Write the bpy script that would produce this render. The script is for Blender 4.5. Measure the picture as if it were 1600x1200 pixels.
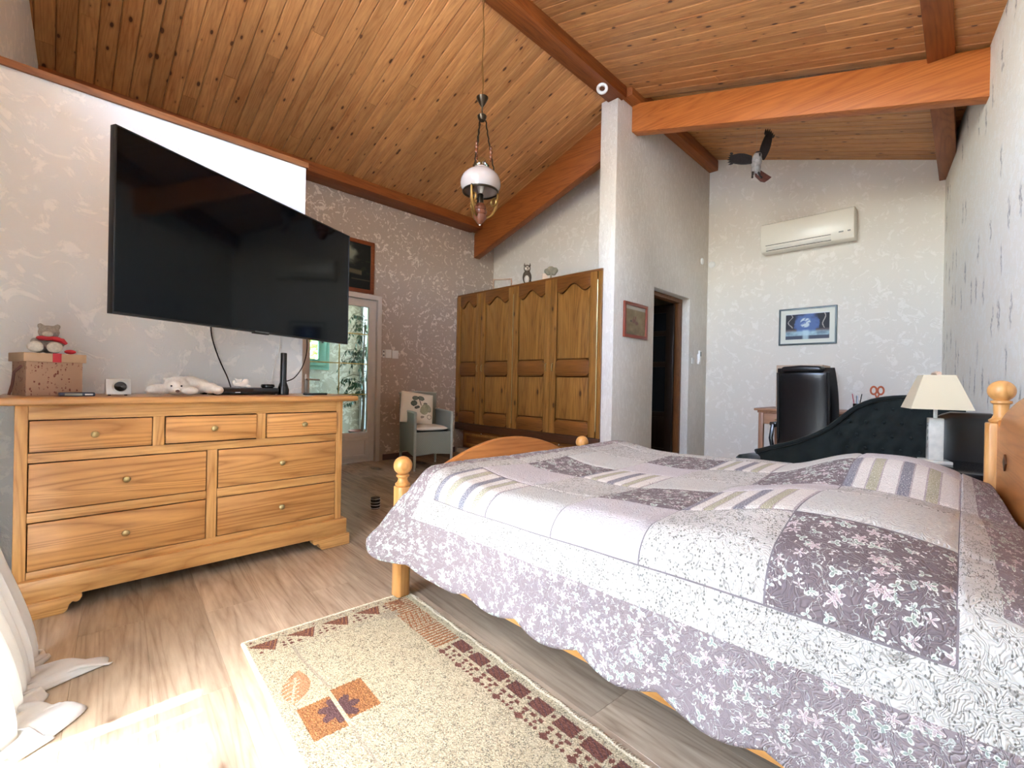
import bpy, bmesh, math, random
import numpy as np
from mathutils import Vector, Matrix, Euler
random.seed(7)
rng = np.random.default_rng(11)
scene = bpy.context.scene
for o in list(bpy.data.objects): bpy.data.objects.remove(o)
COL = scene.collection

# ---------------------------------------------------------------- camera
# world axes: x runs along the left wall into the room, y along the back walls, z up
YAW, PITCH, ROLL, FPX = 0.78217, -0.001427, 0.01986, 714.76
_f = Vector((math.cos(PITCH)*math.cos(YAW), math.cos(PITCH)*math.sin(YAW), math.sin(PITCH)))
_r = Vector((math.sin(YAW), -math.cos(YAW), 0.0)); _u = _r.cross(_f)
_r2 = _r*math.cos(ROLL) + _u*math.sin(ROLL); _u2 = _u*math.cos(ROLL) - _r*math.sin(ROLL)
cam_d = bpy.data.cameras.new('camera'); cam = bpy.data.objects.new('camera', cam_d); COL.objects.link(cam)
cam_d.sensor_fit = 'HORIZONTAL'; cam_d.sensor_width = 36.0; cam_d.lens = FPX/1600*36.0
cam_d.clip_start = 0.02; cam_d.clip_end = 200
_m = Matrix((( _r2.x, _u2.x, -_f.x, 0), (_r2.y, _u2.y, -_f.y, 0), (_r2.z, _u2.z, -_f.z, 1.0), (0, 0, 0, 1)))
cam.matrix_world = _m
scene.camera = cam

# ---------------------------------------------------------------- light
SUN_EL, SUN_DIR = math.radians(66), Vector((1.0, -0.02, 0)).normalized()   # sun travels along +x, high summer noon
w = bpy.data.worlds.new('sky'); scene.world = w; w.use_nodes = True
wn = w.node_tree; wn.nodes.clear()
wo = wn.nodes.new('ShaderNodeOutputWorld'); wb = wn.nodes.new('ShaderNodeBackground'); ws = wn.nodes.new('ShaderNodeTexSky')
ws.sky_type = 'NISHITA'; ws.sun_disc = False; ws.sun_elevation = SUN_EL; ws.sun_rotation = math.radians(-90); ws.dust_density = 2.5; ws.air_density = 1.0
wb.inputs['Strength'].default_value = 0.70
wt = wn.nodes.new('ShaderNodeMix'); wt.data_type = 'RGBA'; wt.blend_type = 'MULTIPLY'; wt.inputs[0].default_value = 1.0; wt.inputs[7].default_value = (0.95, 1.0, 1.06, 1)   # camera white balance
wn.links.new(ws.outputs[0], wt.inputs[6]); wn.links.new(wt.outputs[2], wb.inputs[0]); wn.links.new(wb.outputs[0], wo.inputs[0])
sd = bpy.data.lights.new('sun', 'SUN'); sun = bpy.data.objects.new('sun', sd); COL.objects.link(sun)
sd.energy = 6.5; sd.angle = math.radians(0.9); sd.color = (0.78, 0.96, 1.2)
_sd = Vector((SUN_DIR.x*math.cos(SUN_EL), SUN_DIR.y*math.cos(SUN_EL), -math.sin(SUN_EL)))
sun.rotation_euler = _sd.to_track_quat('-Z', 'Y').to_euler(); sun.location = (-3, 0, 8)
# portal in the glazed door opening behind the camera: only guides sampling of the sky, emits nothing itself
pd = bpy.data.lights.new('window_portal', 'AREA'); pd.shape = 'RECTANGLE'; pd.size = 1.2; pd.size_y = 2.3
pd.cycles.is_portal = True
portal = bpy.data.objects.new('window_portal', pd); COL.objects.link(portal)
portal.matrix_world = Matrix(((0.0704, 0, -0.9975, -0.40), (0.9975, 0, 0.0704, 1.48), (0, 1, 0, 1.15), (0, 0, 0, 1)))
pd2 = pd.copy(); pd2.size = 2.1; pd2.size_y = 1.5
portal2 = bpy.data.objects.new('gable_portal', pd2); COL.objects.link(portal2)  # guides sky sampling through the added gable opening
portal2.matrix_world = Matrix(((0.0704, 0, -0.9975, -0.365), (0.9975, 0, 0.0704, 1.48), (0, 1, 0, 3.2), (0, 0, 0, 1)))
vs = scene.view_settings
vs.view_transform = 'Standard'; vs.look = 'None'; vs.gamma = 1.0; vs.use_curve_mapping = False; vs.exposure = 3.56
scene.cycles.max_bounces = 6; scene.cycles.diffuse_bounces = 4; scene.cycles.caustics_reflective = False; scene.cycles.caustics_refractive = False
scene.cycles.sample_clamp_indirect = 6.0

# ---------------------------------------------------------------- helpers
def L(c):
    """sRGB 0-255 to linear"""
    return tuple(((x/255)/12.92 if x/255 <= .04045 else ((x/255+.055)/1.055)**2.4) for x in c) + (1.0,)

def tag(o, label=None, cat=None, group=None, kind=None):
    if label: o['label'] = label
    if cat: o['category'] = cat
    if group: o['group'] = group
    if kind: o['kind'] = kind
    return o

def empty(name, loc, label, cat, rz=0.0, group=None, kind=None):
    o = bpy.data.objects.new(name, None); COL.objects.link(o)
    o.location = loc; o.rotation_euler = (0, 0, rz); o.empty_display_size = .05
    return tag(o, label, cat, group, kind)

class MB:
    def __init__(s): s.v = []; s.f = []; s.mi = []; s.cur = 0
    def add(s, vs, fs):
        n = len(s.v); s.v += [tuple(p) for p in vs]
        for f in fs: s.f.append(tuple(i+n for i in f)); s.mi.append(s.cur)
        return s
    def box(s, x0, x1, y0, y1, z0, z1):
        return s.add([(x0,y0,z0),(x1,y0,z0),(x1,y1,z0),(x0,y1,z0),(x0,y0,z1),(x1,y0,z1),(x1,y1,z1),(x0,y1,z1)],
                     [(0,3,2,1),(4,5,6,7),(0,1,5,4),(1,2,6,5),(2,3,7,6),(3,0,4,7)])
    def prism(s, pts, axis, a, b):
        """extrude a 2-D outline (counter-clockwise) along an axis: 'x' -> pts are (y,z), 'y' -> (x,z), 'z' -> (x,y)"""
        n = len(pts)
        def p(q, t): return (t, q[0], q[1]) if axis == 'x' else (q[0], t, q[1]) if axis == 'y' else (q[0], q[1], t)
        vs = [p(q, a) for q in pts] + [p(q, b) for q in pts]
        fs = [tuple(range(n-1, -1, -1)), tuple(range(n, 2*n))] + [(i, (i+1) % n, n+(i+1) % n, n+i) for i in range(n)]
        return s.add(vs, fs)
    def lathe(s, prof, c=(0,0,0), seg=20, axis='z'):
        """profile (r, h) revolved"""
        vs = []; fs = []; n = len(prof)
        for k in range(seg):
            a = 2*math.pi*k/seg; ca, sa = math.cos(a), math.sin(a)
            for r, h in prof:
                p = (r*ca, r*sa, h) if axis == 'z' else (h, r*ca, r*sa) if axis == 'x' else (r*sa, h, r*ca)
                vs.append((p[0]+c[0], p[1]+c[1], p[2]+c[2]))
        for k in range(seg):
            k2 = (k+1) % seg
            for i in range(n-1): fs.append((k*n+i, k2*n+i, k2*n+i+1, k*n+i+1))
        if prof[0][0] > 1e-6: fs.append(tuple(k*n for k in range(seg-1, -1, -1)))
        if prof[-1][0] > 1e-6: fs.append(tuple(k*n+n-1 for k in range(seg)))
        return s.add(vs, fs)
    def tube(s, path, r, seg=8, cap=True):
        P = [Vector(p) for p in path]; n = len(P); vs = []; fs = []
        rr = r if isinstance(r, (list, tuple)) else [r]*n
        t0 = (P[1]-P[0]).normalized(); ref = Vector((0,0,1)) if abs(t0.z) < .9 else Vector((1,0,0))
        nrm = t0.cross(ref).normalized()
        for i in range(n):
            t = (P[min(i+1, n-1)]-P[max(i-1, 0)]).normalized()
            nrm = (nrm - t*nrm.dot(t)).normalized(); b = t.cross(nrm)
            for k in range(seg):
                a = 2*math.pi*k/seg
                vs.append(P[i] + (nrm*math.cos(a)+b*math.sin(a))*rr[i])
        for i in range(n-1):
            for k in range(seg):
                k2 = (k+1) % seg
                fs.append((i*seg+k, i*seg+k2, (i+1)*seg+k2, (i+1)*seg+k))
        if cap: fs += [tuple(range(seg-1, -1, -1)), tuple((n-1)*seg+k for k in range(seg))]
        return s.add(vs, fs)
    def ball(s, c, r, seg=20, rings=12):
        rx, ry, rz = r if isinstance(r, (list, tuple)) else (r, r, r)
        vs = [(c[0], c[1], c[2]-rz)]; fs = []
        for i in range(1, rings):
            p = -math.pi/2 + math.pi*i/rings
            for k in range(seg):
                a = 2*math.pi*k/seg
                vs.append((c[0]+rx*math.cos(p)*math.cos(a), c[1]+ry*math.cos(p)*math.sin(a), c[2]+rz*math.sin(p)))
        vs.append((c[0], c[1], c[2]+rz)); top = len(vs)-1
        for k in range(seg):
            k2 = (k+1) % seg
            fs.append((0, 1+k2, 1+k))
            for i in range(rings-2): fs.append((1+i*seg+k, 1+i*seg+k2, 1+(i+1)*seg+k2, 1+(i+1)*seg+k))
            fs.append((1+(rings-2)*seg+k, 1+(rings-2)*seg+k2, top))
        return s.add(vs, fs)
    def torus(s, c, R, r, seg=32, ts=8, axis='z', sx=1, sy=1):
        vs = []; fs = []
        for k in range(seg):
            a = 2*math.pi*k/seg
            for j in range(ts):
                b = 2*math.pi*j/ts; q = R + r*math.cos(b)
                p = (q*math.cos(a)*sx, q*math.sin(a)*sy, r*math.sin(b))
                if axis == 'x': p = (p[2], p[0], p[1])
                if axis == 'y': p = (p[1], p[2], p[0])
                vs.append((p[0]+c[0], p[1]+c[1], p[2]+c[2]))
        for k in range(seg):
            for j in range(ts):
                fs.append((k*ts+j, ((k+1) % seg)*ts+j, ((k+1) % seg)*ts+(j+1) % ts, k*ts+(j+1) % ts))
        return s.add(vs, fs)
    def xf(s, m):
        s.v = [tuple(m @ Vector(p)) for p in s.v]; return s
    def mesh(s, name, mats, bevel=0.0, bseg=2, smooth=False, angle=35):
        me = bpy.data.meshes.new(name); me.from_pydata(s.v, [], s.f)
        for m in (mats if isinstance(mats, (list, tuple)) else [mats]): me.materials.append(m)
        me.polygons.foreach_set('material_index', s.mi)
        bm = bmesh.new(); bm.from_mesh(me)
        bmesh.ops.recalc_face_normals(bm, faces=bm.faces)
        if bevel > 0:
            ed = [e for e in bm.edges if len(e.link_faces) == 2 and e.calc_face_angle(0) > math.radians(30)]
            bmesh.ops.bevel(bm, geom=ed, offset=bevel, segments=bseg, profile=.5, affect='EDGES', clamp_overlap=True)
        bm.to_mesh(me); bm.free()
        if smooth or bevel > 0:
            me.polygons.foreach_set('use_smooth', [True]*len(me.polygons)); me.set_sharp_from_angle(angle=math.radians(angle))
        return me
    def build(s, name, mats, parent=None, bevel=0.0, bseg=2, smooth=False, angle=35, label=None):
        return link(name, s.mesh(name, mats, bevel, bseg, smooth, angle), parent, label)

def link(name, me, parent=None, label=None):
    o = bpy.data.objects.new(name, me); COL.objects.link(o)
    if parent is not None: o.parent = parent
    if label: o['label'] = label
    return o

def box(x0, x1, y0, y1, z0, z1): return MB().box(x0, x1, y0, y1, z0, z1)

def grid_mesh(name, X, Y, Z, mats, uv=None, mi=None, smooth=True, closed_u=False):
    """surface from 2-D arrays"""
    n, m = X.shape
    V = np.stack([X, Y, Z], -1).reshape(-1, 3)
    i = np.arange(n-1)[:, None]; j = np.arange(m-1)[None, :]
    a = (i*m+j).ravel(); F = np.stack([a, a+m, a+m+1, a+1], -1)
    me = bpy.data.meshes.new(name); me.from_pydata(V.tolist(), [], F.tolist())
    for q in (mats if isinstance(mats, (list, tuple)) else [mats]): me.materials.append(q)
    if mi is not None: me.polygons.foreach_set('material_index', mi.ravel().astype(np.int32))
    if uv is not None:
        ul = me.uv_layers.new(name='UVMap'); li = np.empty(len(me.loops), dtype=np.int32); me.loops.foreach_get('vertex_index', li)
        UV = np.stack([uv[0].ravel(), uv[1].ravel()], -1)[li]; ul.data.foreach_set('uv', UV.ravel().astype(np.float32))
    if smooth: me.polygons.foreach_set('use_smooth', [True]*len(me.polygons))
    return me

def face_colors(me, rgb):
    """rgb (nf,3) linear, stored per face"""
    at = me.attributes.new('paint', 'FLOAT_COLOR', 'FACE')
    c = np.ones((len(me.polygons), 4), dtype=np.float32); c[:, :3] = rgb
    at.data.foreach_set('color', c.ravel())

def lin(a):
    a = np.asarray(a, dtype=float)/255
    return np.where(a <= .04045, a/12.92, ((a+.055)/1.055)**2.4)

def blob(name, balls, mat, parent=None, voxel=.008, sub=1, label=None):
    """overlapping ellipsoids fused into one continuous skin"""
    b = MB()
    for c, r in balls: b.ball(c, r, 16, 10)
    o = b.build(name, mat, parent, smooth=True, label=label)
    md = o.modifiers.new('fuse', 'REMESH'); md.mode = 'VOXEL'; md.voxel_size = voxel; md.use_smooth_shade = True
    sm = o.modifiers.new('soften', 'SMOOTH'); sm.factor = .5; sm.iterations = 4
    return o

def smooth01(x, a, b):
    t = np.clip((np.asarray(x, dtype=float)-a)/(b-a), 0, 1); return t*t*(3-2*t)

# ---------------------------------------------------------------- materials
class NT:
    def __init__(s, name):
        s.m = bpy.data.materials.new(name); s.m.use_nodes = True; s.t = s.m.node_tree; s.t.nodes.clear()
        s.out = s.n('ShaderNodeOutputMaterial'); s.b = s.n('ShaderNodeBsdfPrincipled'); s.t.links.new(s.b.outputs[0], s.out.inputs[0])
    def n(s, typ, **kw):
        q = s.t.nodes.new(typ)
        for k, v in kw.items(): setattr(q, k, v)
        return q
    def l(s, a, b): s.t.links.new(a, b)
    def set(s, node, **kw):
        for k, v in kw.items():
            i = node.inputs[k.replace('_', ' ')]
            if hasattr(v, 'links') or isinstance(v, bpy.types.NodeSocket): s.l(v, i)
            else: i.default_value = v
        return node
    def math(s, op, a, b=None, c=None):
        q = s.n('ShaderNodeMath', operation=op)
        for i, v in enumerate((a, b, c)):
            if v is None: continue
            if isinstance(v, bpy.types.NodeSocket): s.l(v, q.inputs[i])
            else: q.inputs[i].default_value = v
        return q.outputs[0]
    def vmath(s, op, a, b=None):
        q = s.n('ShaderNodeVectorMath', operation=op)
        for i, v in enumerate((a, b)):
            if v is None: continue
            if isinstance(v, bpy.types.NodeSocket): s.l(v, q.inputs[i])
            else: q.inputs[i].default_value = v
        return q.outputs[0] if op not in ('LENGTH', 'DISTANCE', 'DOT_PRODUCT') else q.outputs['Value']
    def coord(s, kind='Object'):
        return s.n('ShaderNodeTexCoord').outputs[kind]
    def mapping(s, vec, scale=(1,1,1), rot=(0,0,0), loc=(0,0,0)):
        q = s.n('ShaderNodeMapping'); s.l(vec, q.inputs[0])
        q.inputs['Scale'].default_value = scale; q.inputs['Rotation'].default_value = rot; q.inputs['Location'].default_value = loc
        return q.outputs[0]
    def noise(s, vec, scale=5, detail=3, rough=.5, dist=0.0, out='Fac'):
        q = s.n('ShaderNodeTexNoise'); s.l(vec, q.inputs['Vector'])
        q.inputs['Scale'].default_value = scale; q.inputs['Detail'].default_value = detail; q.inputs['Roughness'].default_value = rough; q.inputs['Distortion'].default_value = dist
        return q.outputs[out]
    def voro(s, vec, scale=5, feature='F1', rand=1.0):
        q = s.n('ShaderNodeTexVoronoi', feature=feature); s.l(vec, q.inputs['Vector']); q.inputs['Scale'].default_value = scale; q.inputs['Randomness'].default_value = rand
        return q
    def ramp(s, fac, stops, interp='LINEAR'):
        q = s.n('ShaderNodeValToRGB'); q.color_ramp.interpolation = interp; e = q.color_ramp.elements
        while len(e) < len(stops): e.new(.5)
        for k, (p, c) in enumerate(stops):
            e[k].position = p; e[k].color = c if len(c) == 4 else tuple(c)+(1,)
        s.l(fac, q.inputs[0]); return q.outputs[0]
    def step(s, fac, a, b):
        q = s.n('ShaderNodeMapRange', interpolation_type='SMOOTHSTEP'); s.l(fac, q.inputs['Value'])
        q.inputs['From Min'].default_value = a; q.inputs['From Max'].default_value = b; return q.outputs[0]
    def mix(s, fac, a, b, blend='MIX'):
        q = s.n('ShaderNodeMix', data_type='RGBA', blend_type=blend)
        for i, v in ((0, fac), (6, a), (7, b)):
            if isinstance(v, bpy.types.NodeSocket): s.l(v, q.inputs[i])
            else: q.inputs[i].default_value = v
        return q.outputs[2]
    def bump(s, h, strength=.3, dist=.01):
        q = s.n('ShaderNodeBump'); s.l(h, q.inputs['Height']); q.inputs['Strength'].default_value = strength; q.inputs['Distance'].default_value = dist
        s.l(q.outputs[0], s.b.inputs['Normal'])
    def fin(s, color=None, rough=.6, metal=0.0, spec=.5):
        if color is not None:
            if isinstance(color, bpy.types.NodeSocket): s.l(color, s.b.inputs['Base Color'])
            else: s.b.inputs['Base Color'].default_value = color
        if isinstance(rough, bpy.types.NodeSocket): s.l(rough, s.b.inputs['Roughness'])
        else: s.b.inputs['Roughness'].default_value = rough
        s.b.inputs['Metallic'].default_value = metal; s.b.inputs['Specular IOR Level'].default_value = spec
        return s.m

def plain(name, c, rough=.6, metal=0.0, var=.06, scale=14, bump=0.0, spec=.5):
    t = NT(name); co = t.coord('Object'); f = t.noise(co, scale, 3)
    a = L(c); k = lambda q: tuple(min(1, x*q) for x in a[:3])+(1,)
    col = t.ramp(f, [(.3, k(1-var)), (.7, k(1+var))])
    if bump: t.bump(t.noise(co, scale*6, 3), bump, .004)
    return t.fin(col, rough, metal, spec)

def wood(name, dark, light, axis='x', scale=1.0, rough=.42, knots=0.0, rnd=False, kscale=3.0, contrast=1.0, bump=.12, knotcol=None, spec=.4, rings=.3, flat=None):
    t = NT(name); co = t.coord('Object')
    if rnd:
        ri = t.n('ShaderNodeObjectInfo').outputs['Random']
        off = t.n('ShaderNodeCombineXYZ'); t.l(t.math('MULTIPLY', ri, 37.0), off.inputs[0]); t.l(t.math('MULTIPLY', ri, 91.0), off.inputs[1]); t.l(t.math('MULTIPLY', ri, 53.0), off.inputs[2])
        co = t.vmath('ADD', co, off.outputs[0])
    st = {'x': (.09, 1, 1), 'y': (1, .09, 1), 'z': (1, 1, .09)}[axis]
    g = t.mapping(co, tuple(q*scale for q in st))
    big = t.noise(g, 14, 3, .55, 1.2); fine = t.noise(g, 90, 4, .6, .3)
    rn = t.noise(t.mapping(co, tuple(q*scale*(.6 if q < 1 else 1) for q in st)), 6.5, 2, .5, .4)
    rg = t.math('POWER', t.math('ABSOLUTE', t.math('SINE', t.math('MULTIPLY', rn, 62.0))), .7)
    f = t.math('ADD', t.math('ADD', t.math('MULTIPLY', big, .65*(1-rings)), t.math('MULTIPLY', fine, .35*(1-rings)+.1)), t.math('MULTIPLY', rg, rings*.62))
    d, l = L(dark), L(light)
    col = t.ramp(f, [(.5-.2/contrast, d), (.5+.2/contrast, l)])
    if rnd:
        hv = t.n('ShaderNodeHueSaturation'); t.l(col, hv.inputs['Color']); t.l(t.math('ADD', t.math('MULTIPLY', ri, .34), .83), hv.inputs['Value']); col = hv.outputs[0]
    if knots > 0:
        kst = {'x': (.45, 1, 1), 'y': (1, .45, 1), 'z': (1, 1, .45)}[axis]
        v = t.voro(t.mapping(co, kst), kscale)
        if flat: v.voronoi_dimensions = '2D'
        sep = t.n('ShaderNodeSeparateColor'); t.l(v.outputs['Color'], sep.inputs[0])
        size = t.math("MULTIPLY", t.math("SUBTRACT", sep.outputs[0], 1-knots), .11/knots)   # only some cells carry a knot
        k = t.math('SUBTRACT', size, v.outputs['Distance'])
        ring = t.step(k, -.10, .02); core = t.step(k, -.01, .03)
        kc = L(knotcol) if knotcol else tuple(x*.35 for x in d[:3])+(1,)
        col = t.mix(t.math('MULTIPLY', ring, .45), col, tuple(x*.75 for x in d[:3])+(1,))
        col = t.mix(core, col, kc)
    t.bump(fine, bump, .003)
    return t.fin(col, rough, 0, spec)

def plaster(name, base, light, thr=.54, scale=9, bump=.5, crack_shade=None, soft=.03, stretch=(1,1,1), grain=.25):
    t = NT(name); co = t.coord('Object'); c2 = t.mapping(co, stretch)
    n1 = t.noise(c2, scale, 5, .62, 1.4); n2 = t.noise(c2, scale*7, 3, .6)
    m = t.step(n1, thr, thr+soft)
    brk = t.step(t.noise(c2, scale*2.6, 3, .6), .36, .5)
    m = t.math('MULTIPLY', m, brk)
    col = t.mix(m, L(base), L(light))
    h = t.math('ADD', t.math('MULTIPLY', m, 1.0), t.math('MULTIPLY', n2, grain))
    if crack_shade:
        pc = t.mapping(co, (4.2, 0, 2.5)); xy = t.n('ShaderNodeSeparateXYZ'); t.l(pc, xy.inputs[0])
        cb = t.n('ShaderNodeCombineXYZ'); t.l(xy.outputs[0], cb.inputs[0]); t.l(xy.outputs[2], cb.inputs[1])
        sv = t.voro(cb.outputs[0], 1.0); sv.voronoi_dimensions = '2D'; dv = t.n('ShaderNodeSeparateXYZ'); t.l(t.vmath('SUBTRACT', cb.outputs[0], sv.outputs['Position']), dv.inputs[0])
        sn = t.noise(t.mapping(co, (70, 70, 26)), 1.0, 4, .7, 1.0); wob = t.math('MULTIPLY', t.math('SUBTRACT', t.noise(co, 14, 2), .5), .6)
        sm = t.math('MULTIPLY', t.step(t.math('ABSOLUTE', t.math('ADD', dv.outputs[0], wob)), .12, .03), t.step(t.math('ABSOLUTE', dv.outputs[1]), .30, .12)); vc = t.n('ShaderNodeSeparateColor'); t.l(sv.outputs['Color'], vc.inputs[0]); sm = t.math('MULTIPLY', t.math('MULTIPLY', sm, t.step(vc.outputs[0], .45, .5)), t.step(sn, .42, .52))
        col = t.mix(t.math('MULTIPLY', sm, .75), col, L(crack_shade)); h = t.math('SUBTRACT', h, t.math('MULTIPLY', sm, 1.2))  # dark colour painted for the shade in vertical plaster cracks
    t.bump(h, bump, .006)
    return t.fin(col, .85, 0, .2)

def glass(name, tint=(235, 245, 240), a=.12, rough=.02):
    t = NT(name); t.t.nodes.remove(t.b)
    tr = t.n('ShaderNodeBsdfTransparent'); gl = t.n('ShaderNodeBsdfGlossy'); mx = t.n('ShaderNodeMixShader'); fr = t.n('ShaderNodeFresnel')
    tr.inputs[0].default_value = L(tint); gl.inputs['Roughness'].default_value = rough; fr.inputs[0].default_value = 1.45
    f = t.math('ADD', t.math('MULTIPLY', fr.outputs[0], 1.0), a*.15)
    t.l(f, mx.inputs[0]); t.l(tr.outputs[0], mx.inputs[1]); t.l(gl.outputs[0], mx.inputs[2]); t.l(mx.outputs[0], t.out.inputs[0])
    return t.m

def painted(name, rough=.8, bump=0.0, bscale=300):
    t = NT(name); at = t.n('ShaderNodeAttribute', attribute_name='paint')
    if bump: t.bump(t.noise(t.coord('Object'), bscale, 2), bump, .004)
    return t.fin(at.outputs['Color'], rough, 0, .25)

MAT = {}
# ---------------------------------------------------------------- room: measures
VT, UW, UF = 5.20, 4.78, 4.09          # left wall y, wardrobe wall x, wardrobe front x
PV0, PV1, PU = 2.614, 2.818, 4.11      # partition faces y, partition front x
UA = 6.51                              # back wall x
def wr(u): return -0.63 + 0.1253*u     # right (headboard) wall y at x=u
def ww(v): return -0.45 + 0.0706*v     # window wall x at y=v
def zl(v): return 4.084 - 0.335*(v-2.6)     # left ceiling slope
def zn(v): return 4.11 - 0.298*(2.56-v)      # right ceiling slope, near bay
def zr(v): return 4.19 - 0.33*(2.56-v)      # right ceiling slope

m_tan = plaster('tan_plaster', (186, 168, 152), (230, 217, 203), .555, 12, .45, soft=.03)
m_white = plaster('white_plaster', (230, 232, 231), (243, 243, 240), .52, 7, .35, soft=.08)
m_grey = plaster('greige_plaster', (228, 220, 207), (238, 231, 220), .53, 8, .3, soft=.08)
m_part = plaster('partition_plaster', (228, 221, 210), (236, 230, 220), .5, 12, .55, stretch=(2.2, 2.2, .6), grain=.5)
m_right = plaster('headboard_plaster', (244, 238, 224), (247, 243, 232), .5, 10, .35, crack_shade=(140, 134, 130), grain=.5)
m_ver = plaster('veranda_plaster', (186, 174, 152), (222, 210, 188), .5, 8, .4)
m_pine = wood('pine_plank', (162, 100, 54), (212, 154, 96), 'y', 1.0, .42, .75, True, 8.5, 1.1, .1, (84, 44, 20), rings=.22, flat=True)
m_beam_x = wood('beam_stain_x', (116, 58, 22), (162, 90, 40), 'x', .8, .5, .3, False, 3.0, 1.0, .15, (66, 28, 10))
m_beam_y = wood('beam_stain_y', (160, 84, 34), (202, 120, 56), 'y', .8, .5, .4, False, 3.2, 1.0, .15, (84, 36, 12))  # same stain as the other beams, lightened for the light falling on it
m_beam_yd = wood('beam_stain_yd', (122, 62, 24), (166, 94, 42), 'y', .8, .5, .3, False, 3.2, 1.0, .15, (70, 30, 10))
m_floor = wood('laminate_oak', (128, 108, 88), (194, 174, 148), 'y', .7, .24, .3, True, 2.0, .9, .03, (104, 84, 66), rings=.2, flat=True)
m_trimw = wood('cap_wood', (110, 66, 36), (150, 98, 60), 'x', 1, .5)
m_skirt = plain('brown_skirting', (92, 70, 62), .4)
m_slab = plain('screed', (120, 112, 104), .9)
m_doorp = plain('taupe_door_paint', (216, 206, 194), .45, 0, .03)
m_gold = plain('brass_bar', (190, 160, 90), .3, .9)
m_glass = glass('clear_pane')
m_steel = plain('brushed_steel', (190, 190, 188), .3, .9)
m_whitepl = plain('white_plastic', (236, 234, 228), .35, 0, .02)
m_dkwood = wood('dark_walnut', (26, 17, 12), (46, 30, 20), 'z', 1, .3)
m_jamb = wood('brown_jamb', (92, 54, 28), (130, 82, 44), 'z', 1, .4)
m_black = plain('black_gloss', (14, 14, 15), .22, 0, .05)

# floor: slab plus laminate boards laid along the window wall's direction
fl = MB().prism([(-1.2, -1.6), (6.9, -1.6), (6.9, 5.5), (-1.2, 5.5)], 'z', -.12, -.014).build('floor', m_slab)
tag(fl, 'greyed oak laminate floor of staggered boards across the bedroom', 'floor', kind='structure')
BW, BL = .2, 1.28
ang = math.atan2(-.08, .9968)
pm = box(-BW/2+.0002, BW/2-.0002, -BL/2+.0002, BL/2-.0002, -.014, 0).mesh('floor_plank', m_floor, .0006, 1)
ex, ey = Vector((.9968, -.08)), Vector((.08, .9968))
org = Vector((.279, 2.335))
for i in range(-8, 34):
    sh = (i*.47) % 1 * BL
    for j in range(-5, 5):
        c = org + ex*(BW*(i+.5)) + ey*(j*BL+sh)
        if c.x < ww(c.y)-.5 or c.x > UA+.15 or c.y > VT+.45 or c.y < wr(c.x)-.5: continue
        if c.x > UW+.3 and c.y > PV1+1.2: continue
        o = link('floor_plank', pm, fl); o.location = (c.x, c.y, 0); o.rotation_euler = (0, 0, ang)

# left wall (tan) with the glazed door opening
D0, D1, DH = 1.87, 2.885, 2.045
wl = MB().prism([(-.7, 0), (D0, 0), (D0, DH), (D1, DH), (D1, 0), (4.95, 0), (4.95, 3.75), (-.7, 3.75)], 'y', VT, VT+.16).build('wall_left', m_tan)
tag(wl, 'tan trowelled plaster wall with paler flecks around the glazed door', 'wall', kind='structure')
# low partition wall behind the chest of drawers, open above
wp = box(-.42, 1.197, 3.2, 3.30, 0, 2.43).build('wall_television', m_white)
tag(wp, 'low white plaster partition wall behind the television with wooden cap', 'wall', kind='structure')
tr = box(-.42, 1.21, 3.185, 3.315, 2.43, 2.466).build('trim_1', m_trimw, None, .003); tag(tr, 'brown wooden cap board on top of the low white partition', 'trim', kind='structure')
# wardrobe wall
ww_ = MB().prism([(PV1-.05, 0), (VT+.1, 0), (VT+.1, zl(VT)+.25), (PV1-.05, zl(PV1)+.25)], 'x', UW, UW+.12).build('wall_wardrobe', m_grey)
tag(ww_, 'pale grey plaster wall rising behind the oak wardrobe', 'wall', kind='structure')
# partition with doorway
Q0, Q1, QH = 4.97, 5.94, 2.165
pt = MB().prism([(PU, 0), (Q0, 0), (Q0, QH), (Q1, QH), (Q1, 0), (UA+.1, 0), (UA+.1, 4.02), (PU, 4.02)], 'y', PV0, PV1)
pt = pt.build('wall_partition', m_part, None, .006); tag(pt, 'cream rough plaster partition wall with a narrow doorway beside the wardrobe', 'wall', kind='structure')
# back wall (air conditioner)
bw = MB().prism([(-.5, 0), (4.6, 0), (4.6, 3.7), (2.6, 4.5), (-.5, zr(-.5)+.25)], 'x', UA, UA+.15).build('wall_back', m_grey)
tag(bw, 'cream mottled plaster back wall behind the desk', 'wall', kind='structure')
# dark room behind the doorway
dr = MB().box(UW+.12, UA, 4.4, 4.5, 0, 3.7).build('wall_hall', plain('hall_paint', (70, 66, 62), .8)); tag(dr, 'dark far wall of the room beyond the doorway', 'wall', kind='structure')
# right wall (headboard), skewed
rw = MB().prism([(-.75, wr(-.75)), (-.75, wr(-.75)-.2), (UA+.15, wr(UA+.15)-.2), (UA+.15, wr(UA+.15))], 'z', 0, 3.62).build('wall_right', m_right)
tag(rw, 'white rough plaster headboard wall with crack shadows painted as dark dashes', 'wall', kind='structure')
# window wall behind the camera, with the wide garden door opening
def winwall():
    # outline in (y, z); holes by splitting into a concave outline
    o0, o1, oh = .90, 2.06, 2.2
    out = [(-1.0, 0), (o0, 0), (o0, oh), (o1, oh), (o1, 0), (5.4, 0), (5.4, zl(5.4)+.1), (2.55, 4.35), (2.55, 2.5), (.45, 2.5), (.45, zn(.45)+.1), (-1.0, zn(-1.0)+.1)]   # unseen gable opening added above the door to brighten the far walls
    b = MB().prism(out, 'x', 0, -.22)
    b.v = [(p[0]+ww(p[1]), p[1], p[2]) for p in b.v]
    return b.build('wall_window', m_white)
tag(winwall(), 'white plaster wall around the garden door at the left edge', 'wall', kind='structure')

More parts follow.
